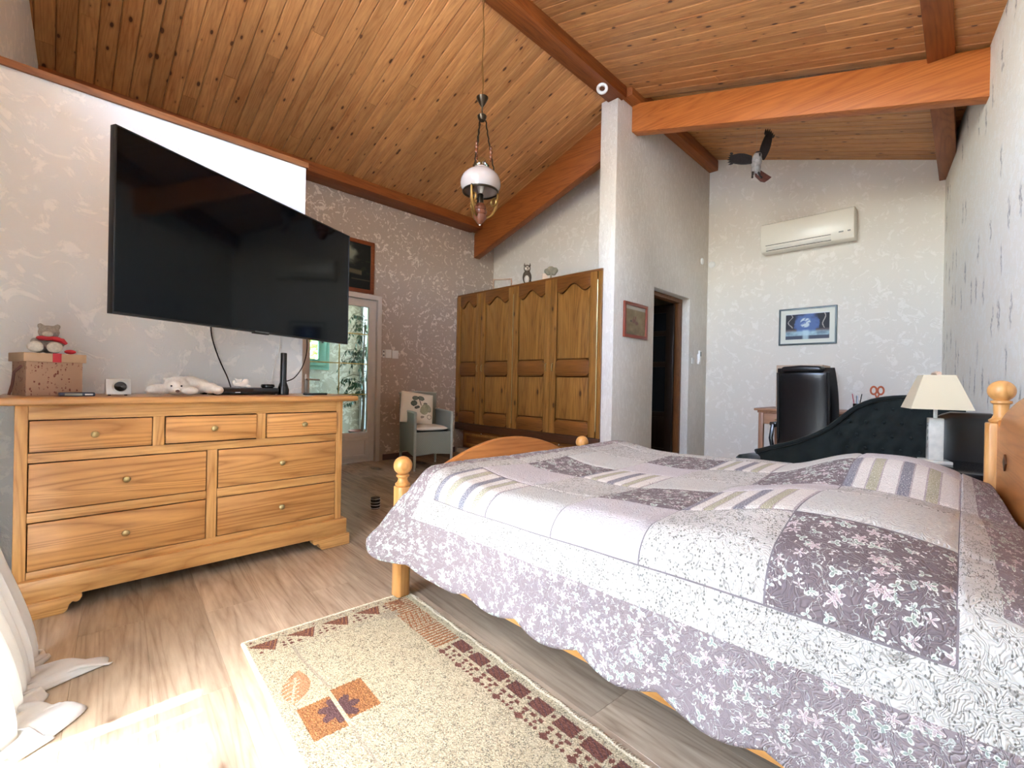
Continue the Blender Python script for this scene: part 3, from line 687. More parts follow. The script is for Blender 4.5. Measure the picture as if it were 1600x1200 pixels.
# ---------------------------------------------------------------- patchwork quilt
def fabric(name, base, mode):
    t = NT(name); uv = t.coord('UV')
    quilt_n = t.noise(uv, 26, 2, .5, .6)
    ridge = t.math('ABSOLUTE', t.math('SINE', t.math('MULTIPLY', quilt_n, 46.0)))
    h = t.math('POWER', ridge, .5)
    col = None; B = L(base)
    if mode == 'stripe':
        sx = t.n('ShaderNodeSeparateXYZ'); t.l(uv, sx.inputs[0])
        f = t.math('FRACT', t.math('ADD', t.math('MULTIPLY', sx.outputs[1], 1/.1466), .10))
        cr, pu, gr, ol = L((198, 193, 184)), L((116, 116, 122)), L((160, 150, 148)), L((158, 154, 128))
        col = t.ramp(f, [(0, cr), (.14, gr), (.17, pu), (.36, gr), (.39, cr), (.60, gr), (.63, ol), (.82, gr), (.85, cr)], 'CONSTANT')
        col = t.mix(t.math('MULTIPLY', t.step(t.noise(uv, 240, 2), .5, .62), .3), col, L((236, 232, 224)))
    elif mode == 'lattice':
        col = t.mix(t.math('MULTIPLY', t.step(t.noise(uv, 130, 3, .6), .53, .6), .32), B, L((150, 142, 138)))
    elif mode == 'vine':
        n1 = t.noise(uv, 27, 2, .5, .8)
        line = t.step(t.math('ABSOLUTE', t.math('SUBTRACT', n1, .5)), .020, .006)
        v = t.voro(t.mapping(uv, (1, 1.5, 1)), 125); sc = t.n('ShaderNodeSeparateColor'); t.l(v.outputs['Color'], sc.inputs[0])
        near = t.step(t.math('ABSOLUTE', t.math('SUBTRACT', n1, .5)), .17, .08)
        leaf_ = t.math('MULTIPLY', t.math('MULTIPLY', t.step(v.outputs['Distance'], .40, .28), t.step(sc.outputs[0], .36, .40)), near)
        msk = t.math('MAXIMUM', t.math('MULTIPLY', line, .55), t.math('MULTIPLY', leaf_, .85))
        col = t.mix(msk, B, L((92, 88, 82)))
    elif mode == 'floral':
        n1 = t.noise(uv, 34, 2, .5, .8)
        line = t.step(t.math('ABSOLUTE', t.math('SUBTRACT', n1, .5)), .012, .004)
        def petals(scale, k, size, thr, off):
            vc = t.mapping(uv, (1, 1, 1), loc=off); v = t.voro(vc, scale)
            dv = t.vmath('SUBTRACT', t.vmath('SCALE', vc, None) if False else vc, v.outputs['Position'])
            s = t.n('ShaderNodeSeparateXYZ'); t.l(dv, s.inputs[0])
            th = t.math('ARCTAN2', s.outputs[1], s.outputs[0]); cs = t.n('ShaderNodeSeparateColor'); t.l(v.outputs['Color'], cs.inputs[0])
            r = t.vmath('LENGTH', dv)
            lim = t.math('MULTIPLY', t.math('ADD', .62, t.math('MULTIPLY', t.math('COSINE', t.math('ADD', t.math('MULTIPLY', th, k), t.math('MULTIPLY', cs.outputs[1], 6.0))), .38)), size)
            q = t.math('SUBTRACT', lim, r)
            on = t.step(cs.outputs[0], thr, thr+.02)
            return t.math('MULTIPLY', t.step(q, 0, .0012), on), t.math('MULTIPLY', t.step(t.math('ABSOLUTE', q), .0022, .001), on), cs
        col = B
        lf_, le, _ = petals(38, 3.0, .0115, .34, (.3, .1, 0))
        fl_, fe, cs = petals(30, 5.0, .0135, .5, (.9, .4, 0))
        bud, _, _ = petals(70, 2.0, .0048, .45, (.2, .7, 0))
        col = t.mix(t.math('MULTIPLY', line, .7), col, L((184, 188, 178)))
        col = t.mix(t.math('MULTIPLY', lf_, .75), col, L((150, 164, 150))); col = t.mix(le, col, L((200, 206, 194)))
        col = t.mix(t.math('MULTIPLY', fl_, .8), col, L((178, 160, 160))); col = t.mix(fe, col, L((204, 193, 188)))
        col = t.mix(bud, col, L((206, 202, 194)))
    t.bump(h, .52, .006)
    return t.fin(col, .9, 0, .15)
Q = [fabric('quilt_stripe', (196, 191, 183), 'stripe'), fabric('quilt_grey_print', (184, 183, 175), 'lattice'), fabric('quilt_lilac_print', (186, 181, 179), 'lattice'),
     fabric('quilt_vine', (184, 181, 173), 'vine'), fabric('quilt_mauve_floral', (112, 101, 102), 'floral'), fabric('quilt_border_floral', (132, 121, 121), 'floral')]
Q.append(plain('quilt_seam', (110, 102, 104), .9))
S, G_, LI, W_, PP, BO, SE = range(7)
tabl = [[S, G_, LI, W_, PP], [LI, W_, PP, S, G_], [PP, S, G_, LI, W_], [G_, LI, W_, PP, S], [W_, PP, S, G_, LI]]
PT, WB, LB = .293, .10, .205
def lines():
    out = []; x = 0
    def seg(w, nn):
        nonlocal x
        for q in range(nn): out.append(x+w*q/nn)
        x += w
    seg(LB, 20); seg(WB, 10); seg(.004, 1)
    for q in range(5): seg(PT-.004, 28); seg(.004, 1)
    seg(WB-.004, 10); seg(LB, 20); out.append(x); return np.array(out)
sl = lines(); tl_ = lines()
# cross profile: near hem -> up the side -> over the top -> down the far side, by arc length
prof = [(1.045, .235), (1.058, .40), (1.064, .53)] + [(1.155-.091*math.cos(a), .545+.09*math.sin(a)) for a in np.linspace(.1, math.pi/2, 8)] + [(1.30, .637), (1.9, .625), (2.45, .635)] + [(2.57+.09*math.sin(a), .545+.09*math.cos(a)) for a in np.linspace(0, math.pi/2-.1, 8)] + [(2.668, .45), (2.675, .30), (2.68, .1)]
pa = np.array(prof); al = np.concatenate([[0], np.cumsum(np.hypot(np.diff(pa[:, 0]), np.diff(pa[:, 1])))])
# shift so the patch seam (s=LB+WB) sits at z=.535 on the near side
TT, SS = np.meshgrid(tl_, sl, indexing='ij')        # rows: along length
U0 = np.interp(SS, al, pa[:, 0]); Z0 = np.interp(SS, al, pa[:, 1])
Vq = 1.775 - TT
Vq = np.where(Vq > 1.47, 1.47+(Vq-1.47)*.60, Vq)
_lim = .085+.11*np.clip((2.55-U0)/1.4, 0, 1); _k = np.where(U0 > 1.10, (_lim-.02)/.31, .85); Vq = np.where(Vq < .01, .01 - (.01-Vq)*_k, Vq)
top = smooth01(Z0, .50, .62)
drop = np.clip(.635-Z0, 0, 1)
near = U0 < 1.9
# pillow swells, foot rise, gentle lie
def bumpf(u, v, cu, cv, su, sv): return np.exp(-np.abs((u-cu)/su)**3-np.abs((v-cv)/sv)**2.6)
Zq = Z0 + top*(.08*bumpf(U0, Vq, 1.50, .22, .36, .30) + .118*bumpf(U0, Vq, 2.24, .22, .33, .27) + .018*bumpf(U0, Vq, 1.86, 1.62, .9, .22) - .022*smooth01(Vq, .7, 1.0)*smooth01(1.9-Vq, .3, .6)
               + .006*np.sin(U0*9+Vq*4)*np.sin(Vq*7+1))
Zq += top*(-.10*smooth01(-Vq, -.005, .016)*0)
Sf = smooth01(.46-TT, 0, .40)
flare = Sf*np.where(near, 1, .3)
Vq = Vq + .95*np.clip(drop-.08, 0, 1)*flare; U0 = U0 - np.where(near, 1, -1)*(.10*drop*flare + .012*drop*np.sin(Vq*21+.6)*(1-top))
# foot end falls a little inside the footboard
Zq -= top*.045*smooth01(.10-TT, 0, .10)
# scalloped hem and rounded corner
hem = smooth01(.10-SS, 0, .10)
Zq += hem*(.032*(np.abs(np.sin(math.pi*(TT-.05)/.24))*-1+.6))
Zq += smooth01(.16-SS, 0, .16)*.05*smooth01(.12-TT, 0, .12)
Vq -= .045*smooth01(.20-SS, 0, .20)*smooth01(.10-TT, 0, .10)*near
Zq = np.maximum(Zq, .03)
n_, m_ = SS.shape
tm = (tl_[:-1]+tl_[1:])/2; smd = (sl[:-1]+sl[1:])/2
def zone(x):
    a, b = LB, LB+WB; e = b+5*PT+.004
    if x < a: return -3
    if x < b: return -2
    if x < b+.004: return -1
    q = (x-b-.004)/PT
    if q < 5:
        return -1 if (q % 1)*PT > PT-.0041 else int(q)
    return -2 if x < e+WB-.004 else -3
zt = [zone(x) for x in tm]; zs = [zone(x) for x in smd]
MI = np.zeros((n_-1, m_-1), dtype=int)
for i in range(n_-1):
    for j in range(m_-1):
        a, b = zt[i], zs[j]
        if a == -3 or b == -3: MI[i, j] = BO
        elif a == -2 or b == -2: MI[i, j] = W_
        elif a == -1 or b == -1: MI[i, j] = SE
        else: MI[i, j] = tabl[b][a]
# seams pulled in a little
gr_t = np.array([min([abs(x-(LB+WB+PT*k)) for k in range(6)]) for x in tl_]); gr_s = np.array([min([abs(x-(LB+WB+PT*k)) for k in range(6)]) for x in sl])
groove = np.exp(-(np.minimum(gr_t[:, None], gr_s[None, :])/.008)**2)
Zq -= groove*.006*top
qm = grid_mesh('quilt', U0, Vq, Zq, Q, uv=(SS, TT), mi=MI)
qo = link('quilt', qm); tag(qo, 'mauve and white patchwork quilt draped over the bed with scalloped hem', 'quilt')
sd_ = qo.modifiers.new('thickness', 'SOLIDIFY'); sd_.thickness = .012; sd_.offset = -1
# pillows lying under the quilt
for u_ in (1.52, 2.22):
    p_ = pillow('pillow', (u_, .215, .632), .32, .24, .06, plain('pillow_cotton', (228, 222, 216), .9)); tag(p_, 'plump pillow swelling under the quilt nearer the camera' if u_ < 2 else 'plump pillow swelling under the quilt towards the bedside lamp', 'pillow', 'pillows under the quilt')

# ---------------------------------------------------------------- rug, woven as coloured tufts
RA = Vector((.511, 1.912)); rx = Vector((.9976, -.0698)); ry = Vector((-.0698, -.9976))
RW, RL = .69, 1.335
nx, ny = 230, 445
xs = (np.arange(nx)+.5)/nx*RW; ys = (np.arange(ny)+.5)/ny*RL
XX, YY = np.meshgrid(xs, ys, indexing='ij')
cre, tan_, brn, dbr, pur, gry = [np.array(c) for c in ((170, 158, 129), (164, 178, 140), (142, 96, 62), (104, 66, 54), (84, 58, 56), (150, 140, 118))]
img = np.zeros((nx, ny, 3)); img[:] = cre
nz = rng.random((nx, ny))
img[nz > .62] = cre*.80; img[nz > .86] = cre*.60
blk = rng.random((nx//6+1, ny//6+1)); bl = np.kron(blk, np.ones((6, 6)))[:nx, :ny]; img[(bl > .8) & (nz > .4)] = cre*.93
jit = (rng.random((nx, ny))-.5)*.006
def put(m, c, tex=.12):
    img[m] = (np.asarray(c)[None]*(1-tex*rng.random((int(m.sum()), 1))))
# far border: ring dots, triangles, small dots
X, Y = XX, YY+jit*.5
def border_band(mask_y0): pass
fx = (X % .056)-.028; rr_ = np.hypot(fx, Y-.030)
put((rr_ < .017) & (rr_ > .011) & (X < .60), gry); put((rr_ < .005) & (X < .60), dbr)
for k in range(5):
    cx = .075+.135*k
    a = X-cx; b = Y-.052
    tri = (b > 0) & (b < .075) & (np.abs(a - (b-.037)*.35) < (.075-b)*.72)
    if k < 4 or True:
        put(tri & (X < .62), dbr)
        q = ((.075-b)*.72-np.abs(a-(b-.037)*.35)); put(tri & (np.abs((q % .016)-.008) < .0022) & (X < .62), brn)
dots = (np.hypot(((X+.02) % .026)-.013, ((Y+.004) % .022)-.011) < .0075) & (Y > .064) & (Y < .135)
for k in range(5):
    cx = .075+.135*k; a = X-cx; b = Y-.052
    dots &= ~((b > -.012) & (b < .08) & (np.abs(a-(b-.037)*.35) < (.085-b)*.72+.012))
put(dots & (X < .6) & (X > .03), dbr)
# thin rules
put((np.abs(Y-.160-.0*X) < .0035) & (X > .15) & (X < .52), gry)
put((np.abs(X-.155+.012*np.sin(Y*9)) < .0055) & (Y > .145) & (Y < .46), gry)
put((np.abs(X-.155) < .0055) & (Y > .62), gry)
# right-hand border: bars, speckled square, bars, then dark blocks with dots
rb = X > .545
bars = rb & (X < .655)
put(bars & (Y > .045) & (Y < .185) & (((Y+.0*X) % .0175) < .0115), brn)
sq = bars & (Y > .185) & (Y < .315) & (X > .53); put(sq, brn)
put(sq & (np.abs(np.hypot(((X+.3*Y) % .022)-.011, (Y % .022)-.011)-.0065) < .0022), cre)
put(bars & (Y > .320) & (Y < .485) & ((Y % .0175) < .0115), brn)
for k in range(8):
    y0_ = .50+.105*k
    m = (X > .605) & (X < .655) & (Y > y0_) & (Y < y0_+.078); put(m, dbr)
    put(m & (np.abs(((X-.605+(Y-y0_)*.5) % .02)-.01) < .002), pur)
    put((np.hypot(X-.63, Y-(y0_+.092)) < .008), dbr)
    for q in range(3): put((np.abs(X-.588) < .006) & (np.abs(Y-(y0_+.015+.032*q)) < .010), dbr)
    for q in range(2): put((np.hypot(X-.572, Y-(y0_+.02+.05*q)) < .007), dbr)
    b = Y-(y0_+.02); put((np.abs(b) < .02) & (np.abs(X-.553) < (.02-np.abs(b))*.7), dbr)
    for q in range(3): put((np.hypot(X-.555, Y-(y0_+.05+.02*q)) < .0065), dbr)
# leaf at the left
a = (X-.085); b = (Y-.39); ca, sa = math.cos(.35), math.sin(.35); p = a*ca+b*sa; q = -a*sa+b*ca
lf_ = np.abs(p) < .042*np.clip(1-(q/.088)**2, 0, 1)
put(lf_, (168, 118, 82)); put(lf_ & (np.abs(p) > .034*np.clip(1-(q/.088)**2, 0, 1)), (150, 112, 76)); put(lf_ & (np.abs(p+.006) < .004) & (q > -.05), cre)
put(lf_ & (np.abs(((q+p*.7) % .022)-.011) < .003) & (p < .01) & (q > -.04), cre)
# ochre square pair with maple leaf
for x0, x1, y0_, y1 in ((.055, .150, .50, .66), (.163, .262, .475, .635)):
    m = (X > x0) & (X < x1) & (Y > y0_) & (Y < y1); put(m, (158, 108, 62), .3); put(m & (np.abs(((X*1.3+Y+jit*2) % .018)-.009) < .0022), (120, 76, 44))
a = X-.155; b = Y-.575; th = np.arctan2(b, a); r_ = np.hypot(a, b); put((r_ < .062*(.55+.45*np.abs(np.cos(th*3.5)))) & (r_ < .062), pur)
put((np.abs(X-.156) < .0055) & (Y > .47) & (Y < .665), cre)
# small grey maple leaf in the far right corner
a = X-.525; b = Y-.155; th = np.arctan2(b, a)+.4; r_ = np.hypot(a, b); put((r_ < .045*(.45+.55*np.abs(np.cos(th*3.5)))), gry)
edge = (X < .012) | (X > RW-.012) | (Y < .012) | (Y > RL-.012)
put(edge, (226, 214, 184), .15)
# geometry
gx = np.linspace(0, RW, nx+1); gy = np.linspace(0, RL, ny+1); GX, GY = np.meshgrid(gx, gy, indexing='ij')
lum = img.mean(-1); hgt = np.zeros((nx+1, ny+1)); hgt[:-1, :-1] = np.where(lum < 150, -.0012, 0)
wob = .0035*np.sin(GY*40)*smooth01(GX, RW-.03, RW)
px = RA.x+rx.x*(GX+wob)+ry.x*GY; py = RA.y+rx.y*(GX+wob)+ry.y*GY
pz = .0085+hgt+.0022*rng.random((nx+1, ny+1)); pz[0, :] = .001; pz[-1, :] = .001; pz[:, 0] = .001; pz[:, -1] = .001
rm = grid_mesh('rug', px, py, pz, painted('rug_wool', .95), smooth=False); face_colors(rm, lin(img).reshape(-1, 3))
rg = link('rug', rm); tag(rg, 'cream woven rug with brown leaf motifs beside the bed', 'rug')
# fringe of short loose yarns along the right edge
fb = MB()
for k in range(170):
    y_ = RL*(k+.5)/170; p0 = RA+rx*(RW-.002)+ry*y_; p1 = p0+rx*(.010+.008*random.random())+ry*(random.random()-.5)*.008
    fb.tube([(p0.x, p0.y, .006), ((p0.x+p1.x)/2, (p0.y+p1.y)/2, .006), (p1.x, p1.y, .0025)], .0012, 3, False)
tag(fb.build('fringe', plain('rug_yarn', (222, 212, 184), .95), rg), kind='stuff')
# ---------------------------------------------------------------- curtain at the left edge
nq, nh = 90, 70
qv = np.linspace(0, 1, nq); hv = np.linspace(0, 1, nh)
QQ, HH = np.meshgrid(qv, hv, indexing='ij')
fold = np.sin(QQ*2*math.pi*5.5+.6*np.sin(QQ*9))
Zc = 2.18*(1-HH/.86); low = np.clip((HH-.86)/.14, 0, 1)     # last part lies on the floor
Zc = np.maximum(Zc, 0)
yc = 2.30-.52*QQ
spread = smooth01(1-Zc/1.1, 0, 1)
xc = ww(yc)+.085 + .028*fold*(.5+.6*spread) + .08*spread + .075*smooth01(.55-Zc, 0, .55)
reach = .22*np.exp(-((QQ-.32)/.16)**2)+.12*np.exp(-((QQ-.80)/.14)**2)+.02
xc = xc + reach*low
yc = yc - .05*np.sin(QQ*7)*spread + .015*fold*spread - .10*low*np.exp(-((QQ-.8)/.2)**2)
Zc = Zc + np.where(low > 0, .006+.022*np.abs(np.sin(QQ*14+low*4))*np.sin(np.pi*np.clip(low, 0, 1))+.012*(1-low), 0)
t = NT('curtain_linen'); tl2 = t.n('ShaderNodeBsdfTranslucent'); mx = t.n('ShaderNodeMixShader'); tl2.inputs[0].default_value = L((238, 236, 230)); t.fin(L((240, 238, 234)), .9, 0, .1)
t.bump(t.noise(t.coord('Object'), 400, 2), .15, .002); mx.inputs[0].default_value = .35; t.l(t.b.outputs[0], mx.inputs[1]); t.l(tl2.outputs[0], mx.inputs[2]); t.l(mx.outputs[0], t.out.inputs[0])
co_ = link('curtain', grid_mesh('curtain', xc, yc, Zc, t.m)); tag(co_, 'long white curtain pooling on the floor at the left edge', 'curtain')
s_ = co_.modifiers.new('thickness', 'SOLIDIFY'); s_.thickness = .0025

# ---------------------------------------------------------------- pendant lamp
m_bronze = plain('dark_bronze', (62, 52, 40), .32, .85); m_brass = plain('old_brass', (150, 112, 58), .3, .85); m_turn = wood('turned_wood', (84, 44, 28), (124, 72, 48), 'z', 2, .25)
m_opal = NT('opal_glass'); m_opal.b.inputs['Transmission Weight'].default_value = .35; m_opal.b.inputs['Subsurface Weight'].default_value = 0
m_opal = m_opal.fin(L((206, 192, 184)), .12, 0, .6)
PX, PY = 2.32, 2.69
lp = empty('pendant_lamp', (PX, PY, 2.2), 'brass pendant lamp with opal glass shade hanging from the ridge beam', 'lamp')
zz = lambda z: z-2.2
cord = [(0.004*math.sin(k*.9), .004*math.cos(k*1.1), zz(3.19+(3.99-3.19)*k/14)) for k in range(15)]
MB().tube(cord, .0035, 6).build('cord', m_brass, lp, smooth=True)
MB().tube([(c[0]+.008*math.sin(k*1.3), c[1]+.006, c[2]) for k, c in enumerate(cord)], .0022, 6).build('cable', m_brass, lp, smooth=True)
MB().lathe([(.004, zz(3.075)), (.006, zz(3.13)), (.02, zz(3.15)), (.044, zz(3.195)), (.046, zz(3.205)), (.02, zz(3.212)), (.004, zz(3.214))], seg=24).build('ceiling_cup', m_bronze, lp, smooth=True)
MB().lathe([(.003, zz(3.025)), (.022, zz(3.025)), (.033, zz(3.045)), (.036, zz(3.062)), (.028, zz(3.07)), (.004, zz(3.085))], seg=24).build('hanger_disc', m_bronze, lp, smooth=True)
ringz = 2.475
for k in range(3):
    a = math.radians(200+120*k); cx, cy = math.cos(a), math.sin(a)
    pts = []
    for q in range(29):
        f = q/28; r_ = .03+.105*f**1.1; pts.append((cx*r_+.003*math.sin(q*2.2), cy*r_+.003*math.cos(q*2.2), zz(3.03+(ringz+.0-3.03)*f)))
    MB().tube(pts, .0058, 6).build('chain', m_bronze, lp, smooth=True)
    f0 = .46; r0 = .03+.105*f0**1.1; zb_ = zz(3.03+(ringz-3.03)*f0)
    MB().lathe([(.003, -.06), (.009, -.055), (.006, -.04), (.012, -.028), (.012, -.012), (.007, -.004), (.013, .008), (.013, .02), (.006, .03), (.010, .045), (.003, .06)], (cx*r0, cy*r0, zb_), 12).build('turned_spindle', m_turn, lp, smooth=True)
    # scrolled lower arms
    sc = [(cx*(.135*math.cos(b)**.6 if math.cos(b) > 0 else 0), cy*(.135*max(math.cos(b), 0)**.6), zz(ringz)-.20*math.sin(b)) for b in np.linspace(0, 1.35, 14)]
    MB().tube(sc, .010, 8).build('scroll_arm', m_brass, lp, smooth=True)
    MB().torus((cx*.105, cy*.105, zz(2.40)), .028, .009, 18, 8, 'x').build('scroll_ring', m_brass, lp, smooth=True)
MB().torus((0, 0, zz(ringz)), .134, .008, 40, 8).build('shade_ring', m_bronze, lp, smooth=True)
sp = [(.130, 2.475), (.148, 2.50), (.156, 2.53), (.154, 2.56), (.142, 2.59), (.118, 2.618), (.090, 2.636), (.070, 2.645), (.066, 2.655)]
sh = MB().lathe([(r_, zz(z)) for r_, z in sp] + [(r_-.004, zz(z)) for r_, z in sp[::-1]], seg=40); sh.f = [f for f in sh.f if len(f) == 4]; sh.build('opal_shade', m_opal, lp, smooth=True)
ch_ = [(.052, 2.64), (.062, 2.655), (.064, 2.675), (.05, 2.69), (.036, 2.70), (.034, 2.73)]
cm = MB().lathe([(r_, zz(z)) for r_, z in ch_], seg=28); cm.f = [f for f in cm.f if len(f) == 4]; cm.build('glass_chimney', m_glass, lp, smooth=True)
MB().lathe([(.0, zz(2.385)), (.022, zz(2.385)), (.026, zz(2.40)), (.022, zz(2.42)), (.024, zz(2.45)), (.018, zz(2.46)), (0, zz(2.465))], seg=20).build('socket', m_bronze, lp, smooth=True)
bu = NT('bulb_glass'); bu = bu.fin(L((245, 240, 228)), .1, 0, .6)
MB().lathe([(.0, zz(2.46)), (.012, zz(2.462)), (.028, zz(2.50)), (.030, zz(2.525)), (.02, zz(2.55)), (0, zz(2.56))], seg=20).build('bulb', bu, lp, smooth=True)
MB().lathe([(0, zz(2.222)), (.012, zz(2.224)), (.03, zz(2.242)), (.046, zz(2.27)), (.05, zz(2.292)), (.044, zz(2.303)), (.05, zz(2.313)), (.05, zz(2.327)), (.04, zz(2.337)), (.046, zz(2.349)), (.042, zz(2.363)), (.028, zz(2.385)), (0, zz(2.388))], seg=28).build('turned_font', m_turn, lp, smooth=True)
MB().ball((0, 0, zz(2.222)), .008, 12, 8).build('end_button', plain('ivory_button', (232, 224, 210), .3), lp, smooth=True)

# ---------------------------------------------------------------- white ring on the beam end
rg_ = MB().torus((0, 0, 0), .042, .016, 32, 10, 'x').build('detector_ring', m_whitepl, None, smooth=True); rg_.location = (4.085, 2.83, 4.1); rg_.location = (4.165-.0, 2.82, 4.105)
rg_.location = (3.80, 2.60, 3.932); rg_.rotation_euler = (0, 0, math.radians(40)); tag(rg_, 'small white ring fixed under the ridge beam at the partition', 'ring')

# ---------------------------------------------------------------- air conditioner
ac = empty('air_conditioner', (UA, 1.40, 2.71), 'white wall-mounted split air conditioner above the desk', 'air conditioner')
m_ac = plain('ac_shell', (238, 232, 216), .3, 0, .01)
pr = [(0, .01), (-.12, 0), (-.165, .012), (-.185, .05), (-.205, .12), (-.208, .24), (-.20, .345), (-.17, .36), (0, .36)]
b = MB().prism([(p[0], p[1]) for p in pr], 'y', -.48, .48); b.build('shell', m_ac, ac, .006, 2, angle=50)
q = MB().prism([(-.172, .022), (-.184, .046), (-.192, .075), (-.186, .078), (-.176, .05), (-.166, .026)], 'y', -.26, .42); q.build('louvre', plain('ac_louvre', (224, 220, 206), .35), ac, .001)
for a_, b_ in (((-.169, .019), (-.173, .0235)), ((-.190, .078), (-.195, .083))):
    MB().prism([(a_[0]-.002, a_[1]), (a_[0]+.004, a_[1]), (b_[0]+.004, b_[1]), (b_[0]-.004, b_[1])], 'y', -.262, .422).build('louvre_gap', m_black, ac)
for y_, w_ in ((-.36, .022), (-.435, .014)): MB().box(-.203, -.197, y_-w_, y_+w_, .085, .098).build('display', plain('ac_display', (120, 118, 110), .3), ac)

# ---------------------------------------------------------------- framed pictures
def picture(name, label, cat, w_, h_, mat_frame, fw, img, mount, M4):
    o = empty(name, (0, 0, 0), label, cat); o.matrix_world = M4
    # local x right, z up, y into the wall
    ring(MB(), -w_/2, w_/2, -h_/2, h_/2, -w_/2+fw, w_/2-fw, -h_/2+fw, h_/2-fw, -.022, 0).build('frame', mat_frame, o, .003)
    if mount: ring(MB(), -w_/2+fw*.9, w_/2-fw*.9, -h_/2+fw*.9, h_/2-fw*.9, -w_/2+fw+mount, w_/2-fw-mount, -h_/2+fw+mount*.9, h_/2-fw-mount*.9, -.010, -.003).build('mount', plain('mount_card', (222, 222, 208), .8, 0, .01), o)
    ny_, nx_ = img.shape[:2]; iw, ih = w_/2-fw-mount*.95, h_/2-fw-mount*.85
    X_, Z_ = np.meshgrid(np.linspace(-iw, iw, nx_+1), np.linspace(ih, -ih, ny_+1), indexing='xy')
    me = grid_mesh('print', X_, np.full_like(X_, -.006), Z_, painted(name+'_print', .5), smooth=False); face_colors(me, lin(img).reshape(-1, 3))
    link('print', me, o)
    return o
def fbm(h_, w_, s0, seed, oct=4):
    r_ = np.random.default_rng(seed); out = np.zeros((h_, w_)); amp = 1
    for k in range(oct):
        n = max(2, int(s0*2**k)); g = r_.random((n+2, n+2)); yi = np.linspace(0, n, h_); xi = np.linspace(0, n, w_)
        y0 = yi.astype(int); x0 = xi.astype(int); fy = (yi-y0)[:, None]; fx = (xi-x0)[None]
        out += amp*((g[y0][:, x0]*(1-fy)+g[y0+1][:, x0]*fy)*(1-fx)+(g[y0][:, x0+1]*(1-fy)+g[y0+1][:, x0+1]*fy)*fx); amp *= .5
    return (out-out.min())/(out.max()-out.min())
def mixc(a, b, t): t = np.clip(t, 0, 1)[..., None]; return np.asarray(a)*(1-t)+np.asarray(b)*t
# moonlit waterfall print
h_, w_ = 60, 96; yy, xx = np.meshgrid(np.linspace(0, 1, h_), np.linspace(0, 1, w_), indexing='ij'); N = fbm(h_, w_, 5, 4); N2 = fbm(h_, w_, 12, 8)
im = np.zeros((h_, w_, 3)); im[:] = (84, 108, 160)
rr = np.hypot((xx-.48)*1.5, yy-.40); im = mixc(im, (40, 44, 60), smooth01(rr+.25*(N-.5), .32, .55))
moon = np.hypot((xx-.46)*1.6, yy-.36); im = mixc(im, (196, 208, 212), smooth01(.22-moon, 0, .06)*(N2 > .35))
im = mixc(im, (120, 140, 186), smooth01(.03-np.abs(yy-.30-(xx-.5)*-.9), 0, .02)*(moon < .22))
trees = ((xx < .16+.1*N) | (xx > .80-.1*N)) & (yy < .7); im = mixc(im, (38, 36, 40), trees*.9)
im = mixc(im, (170, 160, 150), (np.abs(xx-.11-.05*np.sin(yy*14)) < .012)*(yy < .55)*1.0); im = mixc(im, (170, 160, 150), (np.abs(xx-.88-.03*np.sin(yy*11)) < .012)*(yy < .6)*1.0)
im = mixc(im, (92, 78, 78), smooth01(yy, .58, .63)*(1-smooth01(yy, .70, .74))*(np.abs(xx-.48) > .22)*.9)
im = mixc(im, (176, 206, 214), smooth01(yy, .62, .74)*(1-smooth01(yy, .86, .88))*(.5+.5*N2))
im = mixc(im, (76, 82, 96), smooth01(yy, .85, .88)*(.7+.3*N)); im = mixc(im, (190, 214, 220), smooth01(.10-np.abs(xx-.47), 0, .06)*smooth01(yy, .6, .7)*.8)
im = mixc(im, (222, 226, 230), (yy < .03)*1.0)
m_slate = plain('slate_frame', (66, 78, 80), .3)
Mx = Matrix.Translation((UA-.001, 1.395, 1.772)) @ Matrix(((0, 1, 0, 0), (-1, 0, 0, 0), (0, 0, 1, 0), (0, 0, 0, 1)))
picture('framed_print', 'blue moonlit waterfall print in a slate frame above the office chair', 'picture', .61, .455, m_slate, .02, im, .055, Mx)
# field photograph on the partition
h_, w_ = 60, 56; yy, xx = np.meshgrid(np.linspace(0, 1, h_), np.linspace(0, 1, w_), indexing='ij'); N = fbm(h_, w_, 6, 14)
im = mixc(np.full((h_, w_, 3), (168, 150, 118)), (132, 116, 86), N); im = mixc(im, (196, 190, 176), smooth01(.14-yy, 0, .05)); im = mixc(im, (112, 100, 74), smooth01(yy, .7, 1)*N)
an_ = np.minimum(np.hypot((xx-.42)*1.0, (yy-.52)*1.4), np.hypot((xx-.56)*1.2, (yy-.58)*1.6)); im = mixc(im, (120, 84, 72), smooth01(.14-an_, 0, .08)*(.6+.4*N)); im = mixc(im, (62, 52, 46), smooth01(.05-np.hypot(xx-.28, yy-.53), 0, .03))
for ex_ in (.40, .50): im = mixc(im, (134, 92, 78), (np.abs(xx-ex_-.08*(.5-yy)) < .022)*(yy > .34)*(yy < .5)*1.0)
m_redfr = plain('red_brown_frame', (140, 62, 40), .35)
Mx = Matrix.Translation((4.54, PV0-.001, 1.716)) @ Matrix.Identity(4)
picture('framed_photo', 'small field photograph in a red-brown frame on the cream partition', 'picture', .50, .385, m_redfr, .035, im, 0, Mx)
